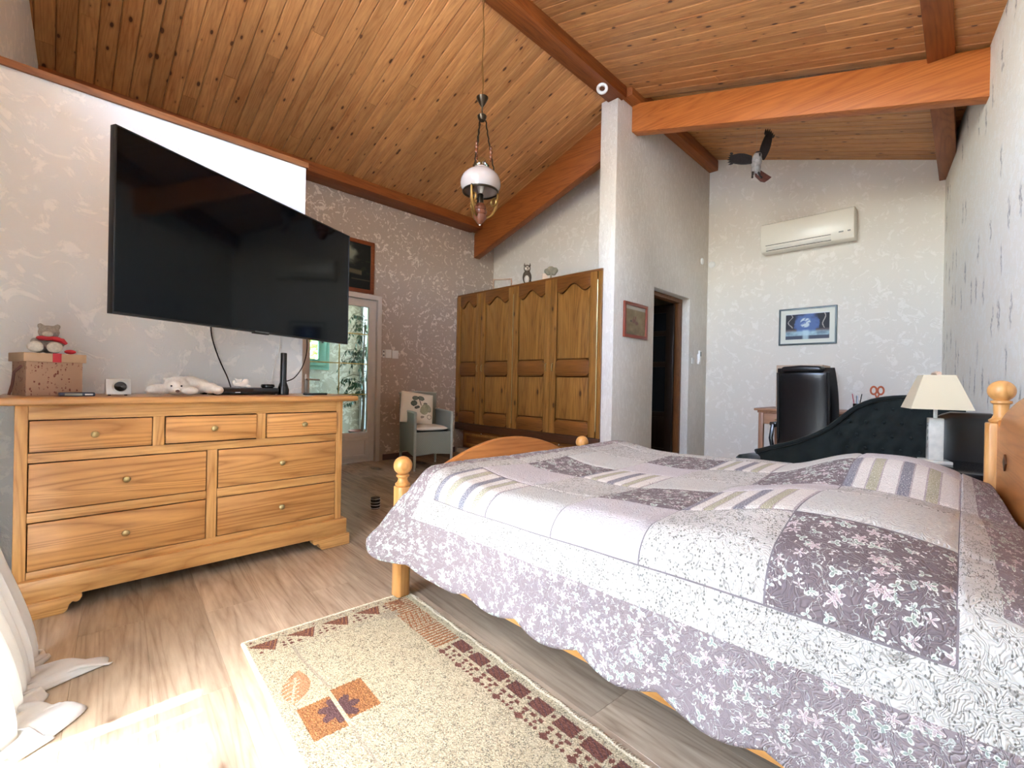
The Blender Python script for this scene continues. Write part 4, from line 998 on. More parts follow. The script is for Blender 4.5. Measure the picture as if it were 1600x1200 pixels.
# dark landscape painting over the glazed door
h_, w_ = 72, 100; yy, xx = np.meshgrid(np.linspace(0, 1, h_), np.linspace(0, 1, w_), indexing='ij'); N = fbm(h_, w_, 5, 24, 5); N2 = fbm(h_, w_, 11, 3, 4)
im = np.zeros((h_, w_, 3)); im[:] = (24, 28, 24)
im = mixc(im, (150, 150, 128), smooth01(.34-np.hypot((xx-.45)*.8, yy-.3)+.3*(N-.5), 0, .15)*.8); im = mixc(im, (40, 48, 30), smooth01(N2, .5, .6)*(yy > .35)*.7)
im = mixc(im, (110, 96, 70), smooth01(.07-np.abs(yy-.62-.1*(xx-.6)), 0, .04)*(xx > .5)*(xx < .86)*.8); im = mixc(im, (22, 26, 22), smooth01(yy, .68, .75)*.85); im = mixc(im, (90, 84, 60), smooth01(.02-np.abs(yy-.80), 0, .015)*(xx > .7)*.7)
m_mahog = wood('mahogany_frame', (104, 48, 22), (140, 74, 38), 'x', 1, .35)
Mx = Matrix.Translation((2.33, VT-.001, 2.372)) @ Matrix.Identity(4)
picture('painting', 'dark wooded landscape painting in a mahogany frame over the glazed door', 'painting', .89, .63, m_mahog, .045, im, 0, Mx)

# ---------------------------------------------------------------- switches and wall bits
sw = empty('light_switch', (3.04, VT, 1.345), 'row of white switch plates beside the glazed door', 'switch')
for x0, x1, z0, z1 in ((-.125, -.095, -.055, .045), (-.085, .0, -.055, .05), (.01, .10, -.058, .045)):
    pl = box(x0, x1, -.012, 0, z0, z1).build('switch_plate', m_whitepl, sw, .003)
    if x0 > -.1: box(x0+.015, x1-.015, -.016, -.012, z0+.02, z1-.02).build('rocker', m_whitepl, pl, .002)
    else:
        for zc in (-.025, .02): box(x0+.007, x1-.007, -.0135, -.012, zc-.012, zc+.012).build('button', plain('grey_button', (110, 106, 100), .4), pl)
s2 = empty('thermostat_holder', (6.24, PV0, 1.40), 'white remote control in a wall holder near the doorway', 'remote')
box(-.035, .035, -.025, 0, -.09, .05).build('holder', m_whitepl, s2, .006); box(-.027, .027, -.034, -.01, -.06, .10).build('remote_body', m_whitepl, s2, .006); box(-.018, .018, -.0355, -.034, .02, .08).build('remote_display', plain('lcd_grey', (130, 136, 130), .3), s2)
s3 = box(6.02, 6.10, PV0-.012, PV0, 1.31, 1.39).build('light_switch', m_whitepl, None, .004); tag(s3, 'single white switch plate right of the dark doorway', 'switch')
for k, (loc, ax, lb) in enumerate((((6.30, PV0, 2.735), 'y', 'round white wall sensor on the partition near the corner'), ((UA, 2.585, 2.70), 'x', 'round white wall sensor on the back wall at the corner'))):
    o = MB().lathe([(0, -.022), (.03, -.02), (.042, -.012), (.045, 0)], (0, 0, 0), 24, ax).build('wall_sensor', m_whitepl, None, smooth=True); o.location = loc
    if ax == 'x': o.location = (UA, 2.56, 2.72)
    tag(o, lb, 'sensor')
# ---------------------------------------------------------------- woven armchair with cushion
def weave(name, c1, c2, s=260):
    t = NT(name); co = t.coord('Object'); sx = t.n('ShaderNodeSeparateXYZ'); t.l(co, sx.inputs[0])
    a = t.math('SINE', t.math('MULTIPLY', t.math('ADD', sx.outputs[0], sx.outputs[1]), s)); b = t.math('SINE', t.math('MULTIPLY', sx.outputs[2], s*1.3))
    f = t.math('ADD', t.math('MULTIPLY', t.math('MULTIPLY', a, b), .5), .5)
    t.bump(f, .6, .004); return t.fin(t.mix(f, L(c1), L(c2)), .7, 0, .3)
m_loom = weave('loom_weave', (122, 128, 117), (158, 163, 150)); m_loomr = plain('loom_rail', (166, 170, 158), .5)
CW, CD = .47, .49
ch = empty('woven_armchair', (2.84, 4.33, 0), 'grey-green woven armchair with pale seat pad by the tan wall', 'armchair', math.atan2(-.10, .45))
def panel(pts, axis, a, b, name, parent=ch, m=None): return MB().prism(pts, axis, a, b).build(name, m or m_loom, parent, .004)
panel([(.02, .165), (CW*.5, .185), (CW-.02, .165), (CW-.02, .43), (.02, .43)], 'y', .005, .025, 'front_panel')
for x0, nm in ((.0, 'arm_panel'), (CW-.022, 'arm_panel')):
    panel([(.02, .16), (CD*.5, .20), (CD-.02, .16), (CD-.02, .66), (.02, .645)], 'x', x0, x0+.022, nm)
    r_ = MB().tube([(x0+.011, .0, .648), (x0+.011, CD*.5, .656), (x0+.011, CD, .664)], .014, 10).build('arm_rail', m_loomr, ch, smooth=True)
bk = MB().prism([(.0, .17), (CW, .17), (CW, .855), (CW*.5, .87), (0, .855)], 'y', 0, .02); bk.v = [(p[0], CD-.02+p[1]+.07*(max(0, p[2]-.4)), p[2]) for p in bk.v]; bk.build('back_panel', m_loom, ch, .004)
bt = MB().tube([(-.005, CD+.032, .855), (CW*.5, CD+.033, .872), (CW+.005, CD+.032, .855)], .014, 10).build('back_rail', m_loomr, ch, smooth=True)
box(.02, CW-.02, .01, CD-.02, .40, .425).build('seat_base', m_loom, ch)
for x_, y_ in ((.012, .012), (CW-.012, .012), (.012, CD-.012), (CW-.012, CD-.012)):
    MB().lathe([(.010, 0), (.012, .03), (.016, .05), (.017, .42 if y_ > .1 else .64)], (x_, y_, 0), 12).build('leg', m_loomr, ch, smooth=True)
    MB().lathe([(.0, 0), (.013, .001), (.013, .02), (.0, .021)], (x_, y_, 0), 12).build('foot_cap', m_steel, ch, smooth=True)
m_canvas = plain('cream_canvas', (226, 216, 196), .9, 0, .03, 60, .1)
sc_ = pillow('seat_pad', (CW/2, CD/2-.005, .462), CW/2-.028, CD/2-.02, .032, m_canvas, ch)
# loose cushion with a pear print
n = 64
U, V = np.meshgrid(np.linspace(-1, 1, n+1), np.linspace(-1, 1, n+1), indexing='ij')
k = np.maximum((1-np.abs(U)**3)*(1-np.abs(V)**3), 0)**.5
um, vm = np.meshgrid((np.arange(n)+.5)/n*2-1, (np.arange(n)+.5)/n*2-1, indexing='ij')
im = np.zeros((n, n, 3)); im[:] = (226, 216, 196)
def ell(cx, cy, rx_, ry_, a): c, s = math.cos(a), math.sin(a); p = (um-cx)*c+(vm-cy)*s; q = -(um-cx)*s+(vm-cy)*c; return (p/rx_)**2+(q/ry_)**2
for cx, cy, rx_, ry_, a, c in ((-.22, .58, .20, .14, .3, (66, 76, 66)), (.14, .60, .20, .15, -.2, (70, 80, 68)), (-.30, .22, .2, .17, .5, (64, 74, 62)), (-.1, -.02, .17, .09, .4, (60, 64, 54)), (.42, .25, .13, .10, .2, (78, 80, 66)),
                               (.36, -.06, .22, .34, -.5, (150, 148, 118)), (.62, -.02, .18, .26, .5, (138, 138, 110)), (.34, -.20, .26, .24, 0, (158, 154, 122))):
    e = ell(cx, cy, rx_, ry_, a); im = mixc(im, c, (e < 1)*(.75+.25*(e > .6)))
im = mixc(im, (72, 66, 52), (np.abs(um-.08-.35*(.35-vm)) < .025)*(vm > .12)*(vm < .6)*1.0); im = mixc(im, (130, 116, 92), (np.abs(ell(.72, -.55, .14, .14, 0)-1) < .3)*.8); im = mixc(im, (110, 98, 84), (ell(.26, -.6, .12, .08, .3) < 1)*.7)
me = grid_mesh('cushion_front', U*.20, -k*.055, V*.185, painted('cushion_print', .9), smooth=True); face_colors(me, lin(im).reshape(-1, 3))
cu = empty('cushion', (3.02, 4.56, .49), 'cream cushion printed with pears on the woven armchair', 'cushion')
cu.location = (3.045, 4.60, .685); cu.rotation_euler = (math.radians(-16), math.radians(8), math.atan2(-.10, .45))
link('cushion_front', me, cu)
me2 = grid_mesh('cushion_back', U*.20, k*.055, V*.185, m_canvas); link('cushion_back', me2, cu)

# ---------------------------------------------------------------- tin on the floor
tn = empty('tin', (1.80, 3.27, 0), 'small black tin with steel bands on the floor', 'tin')
MB().lathe([(0, 0), (.034, 0), (.035, .004), (.035, .082), (.033, .086), (0, .087)], seg=28).build('tin_body', m_black, tn, smooth=True)
for z in (.008, .03, .052, .078): MB().torus((0, 0, z), .0352, .0022, 32, 6).build('band', m_steel, tn, smooth=True)

# ---------------------------------------------------------------- on the chest of drawers
ZT = .905
gb = empty('gift_box', (-.012, 2.93, ZT), 'brown kraft gift box with red ribbon tab on the chest', 'box', math.radians(16))
t = NT('kraft_print'); co = t.coord('Object'); mp = t.mapping(co, (95, 95, 40)); v = t.voro(mp, 1.0); nn = t.noise(t.mapping(co, (90, 90, 200)), 1, 2)
msk = t.math('MULTIPLY', t.step(v.outputs['Distance'], .36, .24), t.step(nn, .46, .54))
m_kraft = t.fin(t.mix(msk, L((176, 142, 116)), L((120, 66, 54))), .8, 0, .2); m_kraftp = plain('kraft_lid', (188, 156, 124), .8); m_red = plain('red_satin', (196, 40, 52), .45)
box(-.092, .092, -.085, .085, 0, .155).build('box_body', m_kraft, gb, .002); box(-.102, .102, -.094, .094, .148, .186).build('box_lid', m_kraftp, gb, .002)
box(-.012, .016, -.0965, -.094, .1475, .187).build('ribbon_tab', m_red, gb); 
MB().tube([(-.094, -.04, .13), (-.115, -.035, .10), (-.118, -.03, .05), (-.125, -.02, .004)], .005, 8).build('cord_handle', plain('brown_cord', (110, 70, 60), .8), gb, smooth=True)
m_fur = plain('grey_plush', (168, 160, 146), .95, 0, .2, 120, .8); m_furl = plain('pale_plush', (214, 206, 190), .95, 0, .12, 140, .8)
td = empty('teddy_bear', (-.012, 2.935, ZT+.187), 'small grey teddy bear with red scarf sitting on the gift box', 'teddy bear', math.radians(-6))
blob('bear_body', [((0, .01, .042), (.036, .032, .042)), ((0, .004, .096), (.036, .032, .032)), ((-.024, -.05, .02), (.02, .045, .02)), ((.026, -.05, .02), (.02, .045, .02)), ((-.042, -.012, .05), (.014, .03, .018)), ((.042, -.012, .05), (.014, .03, .018)), ((-.028, .006, .124), (.012, .008, .012)), ((.028, .006, .124), (.012, .008, .012))], m_fur, td, .005)
for sx_ in (-1, 1): MB().ball((sx_*.030, -.094, .026), (.026, .012, .024), 16, 10).build('foot_pad', m_furl, td, smooth=True)
MB().ball((0, -.028, .086), (.018, .016, .013), 14, 8).build('muzzle', m_furl, td, smooth=True)
MB().torus((0, .002, .068), .031, .010, 24, 8).build('scarf', m_red, td, smooth=True); MB().tube([(.02, -.03, .066), (.05, -.045, .058), (.062, -.04, .045)], [.010, .011, .006], 8).build('scarf_tail', m_red, td, smooth=True)
MB().ball((.075, -.045, .010), (.02, .012, .010), 12, 8).build('scarf_end', m_red, td, smooth=True)
# small radio display
rd = empty('pocket_radio', (.08, 2.78, ZT), 'flat dark blue pocket radio with grey display on the chest', 'radio', .05)
box(-.058, .058, -.02, .02, 0, .017).build('radio_body', plain('navy_plastic', (44, 52, 74), .35), rd, .004); box(-.04, .015, -.0215, -.02, .004, .013).build('display', plain('lcd', (136, 144, 130), .3), rd); box(.024, .05, -.0215, -.02, .005, .012).build('key_pad', m_steel, rd)
# alarm clock speaker
ck = empty('desk_speaker', (.222, 2.86, ZT), 'silver wedge-shaped desk speaker with round black cone', 'speaker', .06)
m_silver = plain('silver_plastic', (196, 196, 192), .35, .3)
MB().prism([(-.035, .006), (.03, .006), (.006, .078), (-.012, .078)], 'x', -.046, .046).build('wedge_body', m_silver, ck, .003)
tilt = math.atan2(.023, .072)
rr2 = MB().torus((0, 0, 0), .026, .004, 28, 8, 'y'); rr2.xf(Matrix.Translation((.006, -.0245, .043)) @ Matrix.Rotation(-tilt, 4, 'X')); rr2.build('speaker_ring', m_silver, ck, smooth=True)
dc = MB().lathe([(0, .003), (.012, 0), (.022, -.002), (.024, .004)], (0, 0, 0), 24, 'y'); dc.xf(Matrix.Translation((.006, -.0305, .044)) @ Matrix.Rotation(-tilt, 4, 'X')); dc.build('speaker_cone', m_black, ck, smooth=True)
for x_ in (-.03, .03): MB().lathe([(.006, 0), (.006, .008)], (x_, 0, 0), 10).build('rubber_foot', m_black, ck)
# plush polar bear lying down
pb = empty('plush_polar_bear', (.445, 2.83, ZT+.004), 'white plush polar bear lying flat on the chest', 'plush toy', .03)
m_pb = plain('white_plush', (236, 228, 216), .95, 0, .06, 120, .8)
blob('bear_body', [((.0, .0, .045), (.055, .05, .048)), ((-.015, -.035, .040), (.035, .035, .036)), ((.06, .03, .052), (.06, .05, .045)), ((.11, .03, .045), (.045, .04, .038)), ((-.075, -.015, .028), (.05, .028, .026)), ((-.105, -.02, .02), (.025, .022, .018)),
                   ((.045, -.05, .022), (.04, .024, .022)), ((.145, .0, .035), (.04, .03, .03)), ((.175, -.025, .024), (.028, .026, .024)), ((-.045, .0, .078), (.012, .01, .011)), ((.022, .0, .084), (.013, .01, .012))], m_pb, pb, .006)
MB().ball((-.010, -.066, .024), (.018, .012, .014), 14, 8).build('muzzle', m_pb, pb, smooth=True); MB().ball((-.010, -.079, .020), (.009, .006, .007), 12, 8).build('nose', plain('brown_nose', (92, 62, 52), .5), pb, smooth=True)
for x_ in (-.033, .008): MB().ball((x_, -.066, .045), .0042, 10, 8).build('eye', m_black, pb, smooth=True)
# disc player and things on it
dp = empty('disc_player', (.775, 2.96, ZT), 'slim black disc player on the chest of drawers', 'player')
box(-.165, .165, -.10, .10, .004, .040).build('player_body', m_black, dp, .003); box(-.15, .03, -.1015, -.10, .02, .034).build('tray_door', plain('piano_black', (22, 22, 24), .12), dp); box(-.06, -.035, -.1017, -.1012, .012, .017).build('logo', m_steel, dp)
for x_ in (-.14, .14): box(x_-.012, x_+.012, -.08, .08, 0, .005).build('foot', m_black, dp)
box(-.19, -.166, .02, .08, 0, .018).build('plug_block', m_black, dp, .004)
m_porc = plain('white_bisque', (240, 234, 226), .5, 0, .02)
ag = empty('angel_figurine', (.765, 2.90, ZT+.040), 'small white lying angel figurine on the disc player', 'figurine', .2)
blob('angel_body', [((.012, 0, .034), (.017, .016, .017)), ((-.006, 0, .016), (.024, .016, .016)), ((-.036, 0, .016), (.022, .012, .012)), ((-.052, 0, .028), (.009, .008, .014)), ((.022, -.012, .008), (.014, .008, .008))], m_porc, ag, .003)
wg_ = MB().prism([(-.03, .022), (-.012, .03), (-.004, .05), (-.024, .046), (-.045, .052), (-.038, .036)], 'y', .004, .009); wg_.build('wing', m_porc, ag, .001)
pk = MB().lathe([(0, 0), (.028, 0), (.036, .006), (.036, .016), (.032, .021), (0, .022)], seg=28).build('puck_receiver', m_black, None, smooth=True); pk.location = (.892, 2.90, ZT+.040); tag(pk, 'flat black puck-shaped receiver on the disc player', 'receiver')
cy = empty('cylinder_speaker', (.972, 2.885, ZT), 'tall slim black cylinder device beside the disc player', 'speaker')
MB().lathe([(0, 0), (.031, 0), (.032, .03), (.025, .055), (.0185, .075), (.0175, .10), (.0175, .245), (.015, .249), (0, .25)], seg=28).build('cylinder_body', m_black, cy, smooth=True)
rc = box(-.068, .068, -.018, .018, 0, .013).build('remote_control', m_black, None, .005); rc.location = (1.135, 2.82, ZT); rc.rotation_euler = (0, 0, -.12); tag(rc, 'black remote control lying near the right end of the chest', 'remote')
def cable(pts, r_, mat, label):
    P_ = [Vector(p) for p in pts]; out = []
    for i in range(len(P_)-1):
        p0, p1, p2, p3 = P_[max(i-1, 0)], P_[i], P_[i+1], P_[min(i+2, len(P_)-1)]
        for q in range(6):
            s = q/6; out.append(.5*((2*p1)+(p2-p0)*s+(2*p0-5*p1+4*p2-p3)*s*s+(3*p1-p0-3*p2+p3)*s**3))
    out.append(P_[-1]); o = MB().tube(out, r_, 6).build('cable', mat, None, smooth=True); tag(o, label, 'cable'); return o
cable([(.66, 3.185, 1.38), (.665, 3.18, 1.25), (.70, 3.17, 1.12), (.74, 3.13, 1.0), (.748, 3.075, .93)], .0035, m_black, 'thin black cable hanging from television to the disc player')
cable([(1.05, 3.19, 1.36), (1.045, 3.185, 1.2), (1.01, 3.18, 1.05), (.99, 3.17, .908)], .003, m_whitepl, 'thin white cable running down the wall behind the cylinder')
cable([(1.205, 3.16, 1.34), (1.20, 3.13, 1.2), (1.15, 3.06, 1.09), (1.06, 2.95, 1.01), (.99, 2.892, .985)], .0035, m_black, 'black cable looping from the wall end to the cylinder device')

# ---------------------------------------------------------------- on the wardrobe
ZW = 2.24
pf = empty('photo_frame', (4.17, 4.36, ZW), 'small open wooden frame leaning on the wardrobe', 'frame', math.radians(-62))
m_pale = wood('pale_wood', (176, 140, 112), (208, 176, 148), 'x', 2, .5)
f_ = ring(MB(), -.15, .15, 0, .13, -.132, .132, .0, .112, -.012, .012); ring(MB(), -.13, .13, 0, .135, -.115, .115, .012, .120, -.014, .014).build('frame_bars', m_pale, pf, .003)
ow = empty('owl_figurine', (4.17, 3.915, ZW+.006), 'brown and white owl figurine standing on the wardrobe', 'owl', math.radians(-45))
m_owl = plain('owl_brown', (92, 76, 60), .8, 0, .35, 60); m_owlw = plain('owl_white', (220, 208, 190), .8, 0, .18, 60)
blob('owl_body', [((0, .012, .085), (.058, .052, .088)), ((0, .03, .05), (.045, .035, .055)), ((.0, .004, .195), (.045, .042, .046)), ((.035, .05, .03), (.026, .03, .04))], m_owl, ow, .006)
MB().ball((-.004, -.028, .052), (.032, .026, .05), 18, 12).build('owl_breast', m_owlw, ow, smooth=True); MB().ball((0, -.016, .190), (.034, .032, .032), 18, 12).build('owl_face', m_owlw, ow, smooth=True)
for s in (-1, 1):
    MB().ball((s*.018, -.044, .200), .0065, 12, 8).build('owl_eye', m_black, ow, smooth=True); MB().lathe([(.011, 0), (.006, .022), (0, .040)], (s*.034, .0, .224), 10).build('ear_tuft', m_owl, ow, smooth=True)
MB().lathe([(0, -.014), (.006, -.006), (.008, .006), (0, .012)], (0, -.047, .186), 8).build('beak', m_black, ow, smooth=True)
tr_ = empty('tree_ornament', (4.16, 3.52, ZW), 'small grey tree ornament with pale block on the wardrobe', 'ornament', math.radians(-45))
m_sage = plain('sage_grey', (150, 142, 118), .8, 0, .15, 60, .4)
MB().lathe([(.03, 0), (.028, .006), (.012, .012), (.010, .06), (.014, .08)], seg=12).build('trunk', m_sage, tr_, smooth=True)
blob('crown', [((-.05, 0, .10), (.032, .03, .032)), ((.0, 0, .125), (.045, .035, .035)), ((.05, 0, .11), (.036, .03, .036)), ((.035, 0, .075), (.03, .026, .026)), ((-.03, 0, .075), (.03, .026, .026))], m_sage, tr_, .007)
box(-.10, -.035, .01, .035, 0, .075).build('pale_block', plain('peach_block', (226, 200, 172), .6), tr_, .003)

# ---------------------------------------------------------------- hanging bird of prey
bd = empty('bird_figure', (4.95, 1.53, 3.27), 'dark bird of prey figure hanging with spread wings below the rafter', 'bird', math.radians(-45)); bd.scale = (1.12, 1.12, 1.12)
m_bdk = plain('bird_dark', (40, 34, 34), .7, 0, .3, 50); m_bgr = plain('bird_grey', (150, 146, 146), .7, 0, .2, 50); m_bru = plain('bird_rust', (92, 52, 44), .7, 0, .3, 50)
bx_ = blob('bird_body', [((0, 0, 0), (.045, .06, .055)), ((-.005, -.03, .035), (.036, .036, .036)), ((.012, .02, -.05), (.038, .045, .045)), ((-.022, .01, -.085), (.014, .016, .04)), ((.03, .01, -.085), (.014, .016, .035))], m_bgr, bd, .006)
MB().ball((-.006, -.035, .056), (.026, .026, .018), 14, 8).build('bird_crown', m_bdk, bd, smooth=True); MB().lathe([(0, -.03), (.006, -.018), (.008, 0)], (-.006, -.07, .04), 8).build('bird_beak', m_bdk, bd, smooth=True)
def wing(p0, p1, wid, feathers, name):
    a = Vector(p0); b = Vector(p1); d_ = (b-a); ln = d_.length; d_.normalize(); nrm = Vector((0, 1, 0)); sd = d_.cross(nrm).normalized()
    top_ = []; bot = []
    for q in range(9):
        f = q/8; c = a+d_*(ln*.82*f); w_ = wid*(.75+.35*math.sin(f*math.pi)); top_.append(c+sd*w_*.4); bot.append(c-sd*w_*.6)
    b_ = MB(); pts = top_+bot[::-1]; n2 = len(pts)
    th = nrm*.008
    vs = [tuple(p+th) for p in pts]+[tuple(p-th) for p in pts]
    b_.add(vs, [tuple(range(n2)), tuple(range(2*n2-1, n2-1, -1))]+[(i, n2+i, n2+(i+1) % n2, (i+1) % n2) for i in range(n2)])
    w2 = b_.build(name, m_bdk, bd)
    for k in range(feathers):
        f = k/(feathers-1); s0 = a+d_*(ln*.78)+sd*wid*(.36-.95*f); e0 = a+d_*(ln*(1.02-.10*abs(f-.35)*2))+sd*wid*(.55-1.25*f)
        MB().tube([s0, (s0+e0)/2, e0], [.010, .009, .001], 6).build('feather', m_bdk, w2, smooth=True)
wing((.04, 0, .03), (.155, .06, .33), .075, 6, 'wing'); wing((-.04, 0, .01), (-.27, -.02, .005), .085, 6, 'wing')
tl3 = MB(); pts = [(.0, -.06), (.03, -.05), (.12, -.105), (.155, -.125), (.125, -.15), (.095, -.17), (.06, -.165), (.01, -.12)]
tl3.prism(pts, 'y', .02, .034).build('tail_fan', m_bru, bd, .003)
for x_ in (-.035, .035):
    MB().tube([(x_*.7, .005, -.09), (x_, -.005, -.13), (x_*1.2, -.02, -.15)], [.010, .007, .009], 8).build('talon', m_bdk, bd, smooth=True)
MB().tube([(0, 0, .03), (0, 0, (zr(1.53)-3.27)/1.12)], .0008, 4).build('thread', plain('nylon', (180, 170, 150), .4), bd)

# ---------------------------------------------------------------- desk, office chair
m_desk = wood('cherry_desk', (150, 106, 80), (184, 140, 108), 'y', .8, .4, 0, False); m_deskz = wood('cherry_desk_z', (140, 96, 70), (176, 130, 98), 'z', .8, .4, 0, False)
dk = empty('writing_desk', (5.72, .42, 0), 'light cherry writing desk against the back wall', 'desk')
box(0, .76, 0, 1.32, .745, .772).build('desk_top', m_desk, dk, .006); box(.03, .74, .03, 1.29, .72, .745).build('top_moulding', m_deskz, dk, .003)
for y_ in (.04, 1.23):
    for x_ in (.04, .68): box(x_, x_+.05, y_, y_+.05, 0, .72).build('leg', m_deskz, dk, .003)
for a, b in ((1.23-.26, 1.23), (.09, .35)):
    q = box(.035, .055, a+.01, b-.01, .60, .71).build('drawer_front', m_desk, dk, .003); MB().ball((.028, (a+b)/2, .655), .010, 10, 8).build('knob', m_knob, q, smooth=True)
    box(.05, .70, a, b, .595, .72).build('drawer_case', m_deskz, dk)
box(.70, .72, .09, 1.23, .25, .72).build('modesty_panel', m_deskz, dk)
sb = box(5.95, 6.35, 1.12, 1.575, .772, 1.272).build('storage_box', plain('beige_card', (196, 170, 146), .8), None, .004); tag(sb, 'beige box on the desk behind the office chair', 'box')
m_leath = plain('black_leather', (20, 19, 20), .28, 0, .12, 40, .08)
oc = empty('office_chair', (4.58, .97, 0), 'high-backed black leather office chair turned towards the desk', 'office chair', math.radians(-8))
# backrest: local x towards desk, y sideways
def backrest():
    ny_, nz_ = 18, 22; Y, Z = np.meshgrid(np.linspace(-1, 1, ny_), np.linspace(0, 1, nz_), indexing='ij')
    halfw = .228+.012*np.sin(Z*3)-.012*Z**4; e = 1-np.abs(Y)**6; ez = 1-np.abs(Z*2-1)**10
    th = .05*np.sqrt(np.maximum(e*ez, 0)); zz_ = .50+.68*Z; xc_ = -.04-.10*(Z-.3)**2+.03*np.abs(Y)**2
    b = MB()
    for sg in (1, -1):
        P_ = np.stack([xc_+sg*th, Y*halfw, zz_], -1).reshape(-1, 3); n0 = len(b.v); b.v += [tuple(p) for p in P_]
        for i in range(ny_-1):
            for j in range(nz_-1):
                a = n0+i*nz_+j; b.f.append((a, a+nz_, a+nz_+1, a+1)); b.mi.append(0)
    o = b.build('backrest', m_leath, oc, smooth=True, angle=60)
    return o
backrest()
MB().prism([(-.16, .0), (.16, .0), (.15, .045), (.0, .055), (-.15, .045)], 'x', -.16, -.04).build('headrest_roll', m_leath, oc, .018, 3).location = (.005, 0, 1.145)
for y_ in (-.19, .19): MB().tube([(-.088, y_, .56), (-.095, y_*1.01, .85), (-.118, y_, 1.14)], .012, 8).build('backrest_piping', m_leath, oc, smooth=True)
pillow('seat_cushion', (.20, 0, .47), .25, .25, .06, m_leath, oc)
for s in (-1, 1):
    MB().tube([(.02, s*.27, .40), (.0, s*.29, .55), (.03, s*.29, .66), (.28, s*.29, .66), (.33, s*.285, .58), (.30, s*.27, .42)], .018, 8).build('armrest', m_black, oc, smooth=True)
    box(.03, .29, s*.29-.03, s*.29+.03, .66, .695).build('arm_pad', m_leath, oc, .01)
MB().lathe([(.03, .08), (.03, .25), (.02, .25), (.02, .42)], (.18, 0, 0), 16).build('gas_lift', m_black, oc, smooth=True)
for k in range(5):
    a = math.radians(72*k+20); ca, sa = math.cos(a), math.sin(a)
    MB().tube([(.18, 0, .11), (.18+.30*ca, .30*sa, .075)], [.026, .016], 8).build('base_spoke', m_black, oc, smooth=True)
    MB().lathe([(.0, -.012), (.026, -.012), (.026, .012), (0, .012)], (.18+.30*ca, .30*sa, .027), 14, 'x').build('caster', m_black, oc, smooth=True)
# pots and scissors on the desk
ph = empty('pen_pot', (5.86, .80, .772), 'dark pot of pens standing on the desk', 'pen pot')
MB().lathe([(0, 0), (.032, 0), (.034, .09), (.030, .09), (.028, .008), (0, .008)], seg=20).build('pot', m_black, ph, smooth=True)
for k in range(4): MB().tube([(.012*math.cos(k*1.6), .012*math.sin(k*1.6), .01), (.04*math.cos(k*1.6), .04*math.sin(k*1.6), .17+.02*(k % 2))], .004, 6).build('pen', [m_black, m_red, m_steel, m_black][k], ph, smooth=True)
wbx = box(5.88, 6.02, .56, .72, .772, .925).build('paper_box', plain('cream_paper', (214, 204, 190), .8), None, .003); tag(wbx, 'cream paper box on the desk beside the pen pot', 'box')
so = empty('scissors', (5.93, .645, .9255), 'orange-handled scissors sticking up from the paper box', 'scissors', math.radians(-45))
m_or = plain('orange_plastic', (206, 108, 72), .4)
for s in (-1, 1):
    MB().torus((s*.036, 0, .075), .031, .008, 22, 8, 'y', 1.25, 1).build('finger_loop', m_or, so, smooth=True); MB().tube([(s*.024, 0, .045), (s*.004, 0, .0), (-s*.006, 0, -.0)], .007, 8).build('blade_shank', m_or, so, smooth=True)

# ---------------------------------------------------------------- dark green velvet chaise
m_velvet = NT('green_velvet'); co = m_velvet.coord('Object'); m_velvet.b.inputs['Sheen Weight'].default_value = .35; m_velvet.b.inputs['Sheen Roughness'].default_value = .4
m_velvet = m_velvet.fin(m_velvet.ramp(m_velvet.noise(co, 9, 3), [(.3, L((14, 18, 16))), (.7, L((26, 32, 28)))]), .75, 0, .2)
cz = empty('velvet_chaise', (3.85, .5, 0), 'dark green tufted velvet chaise with sweeping back beyond the bed', 'chaise')
yb = np.array([.66, .60, .45, .30, .20, .12, .04, -.05, -.15, -.25, -.35, -.45, -.50]); zb2 = np.array([.50, .535, .58, .66, .74, .845, .905, .94, .955, .96, .95, .92, .88])
ny_, nz_ = 60, 24
yv = np.linspace(.66, -.50, ny_); zt_ = np.interp(-yv, -yb, zb2)
zt_ = np.convolve(np.pad(zt_, 3, mode='edge'), np.ones(7)/7, mode='valid')
Yg, Fg = np.meshgrid(yv, np.linspace(0, 1, nz_), indexing='ij')
Zg = .12+(zt_[:, None]-.12)*Fg
curve = .22*((Yg+.1)/.6)**2
Xf = .30+.10*Fg**2-curve*1.0
tuft = np.zeros_like(Xf); spots = []
for a in range(6):
    for b2 in range(4):
        yy_ = .12-.10*a+(.05 if b2 % 2 else 0); zf = .58+.095*b2
        if zf < np.interp(-yy_, -yb, zb2)-.06: spots.append((yy_, zf)); tuft += np.exp(-((Yg-yy_)**2+(Zg-zf)**2)/.0009)
Xf = Xf + .034*np.clip(tuft, 0, 1) + .012*np.abs(np.sin(Yg*31))*np.abs(np.sin(Zg*33))*smooth01(Fg, .5, .6)*-1
bb = MB()
P1 = np.stack([Xf, Yg, Zg], -1); P2 = np.stack([np.maximum(Xf, .0)*0+Xf+.12-.10*Fg**6, Yg, Zg], -1)
for P_, fl_ in ((P1, 0), (P2, 1)):
    n0 = len(bb.v); bb.v += [tuple(p) for p in P_.reshape(-1, 3)]
    for i in range(ny_-1):
        for j in range(nz_-1):
            a = n0+i*nz_+j; bb.f.append((a, a+nz_, a+nz_+1, a+1)); bb.mi.append(0)
N0 = ny_*nz_
for i in range(ny_-1): bb.f.append((i*nz_+nz_-1, (i+1)*nz_+nz_-1, N0+(i+1)*nz_+nz_-1, N0+i*nz_+nz_-1)); bb.mi.append(0)
for i0 in (0, ny_-1):
    for j in range(nz_-1): bb.f.append((i0*nz_+j, i0*nz_+j+1, N0+i0*nz_+j+1, N0+i0*nz_+j)); bb.mi.append(0)
bb.build('tufted_back', m_velvet, cz, smooth=True, angle=70)
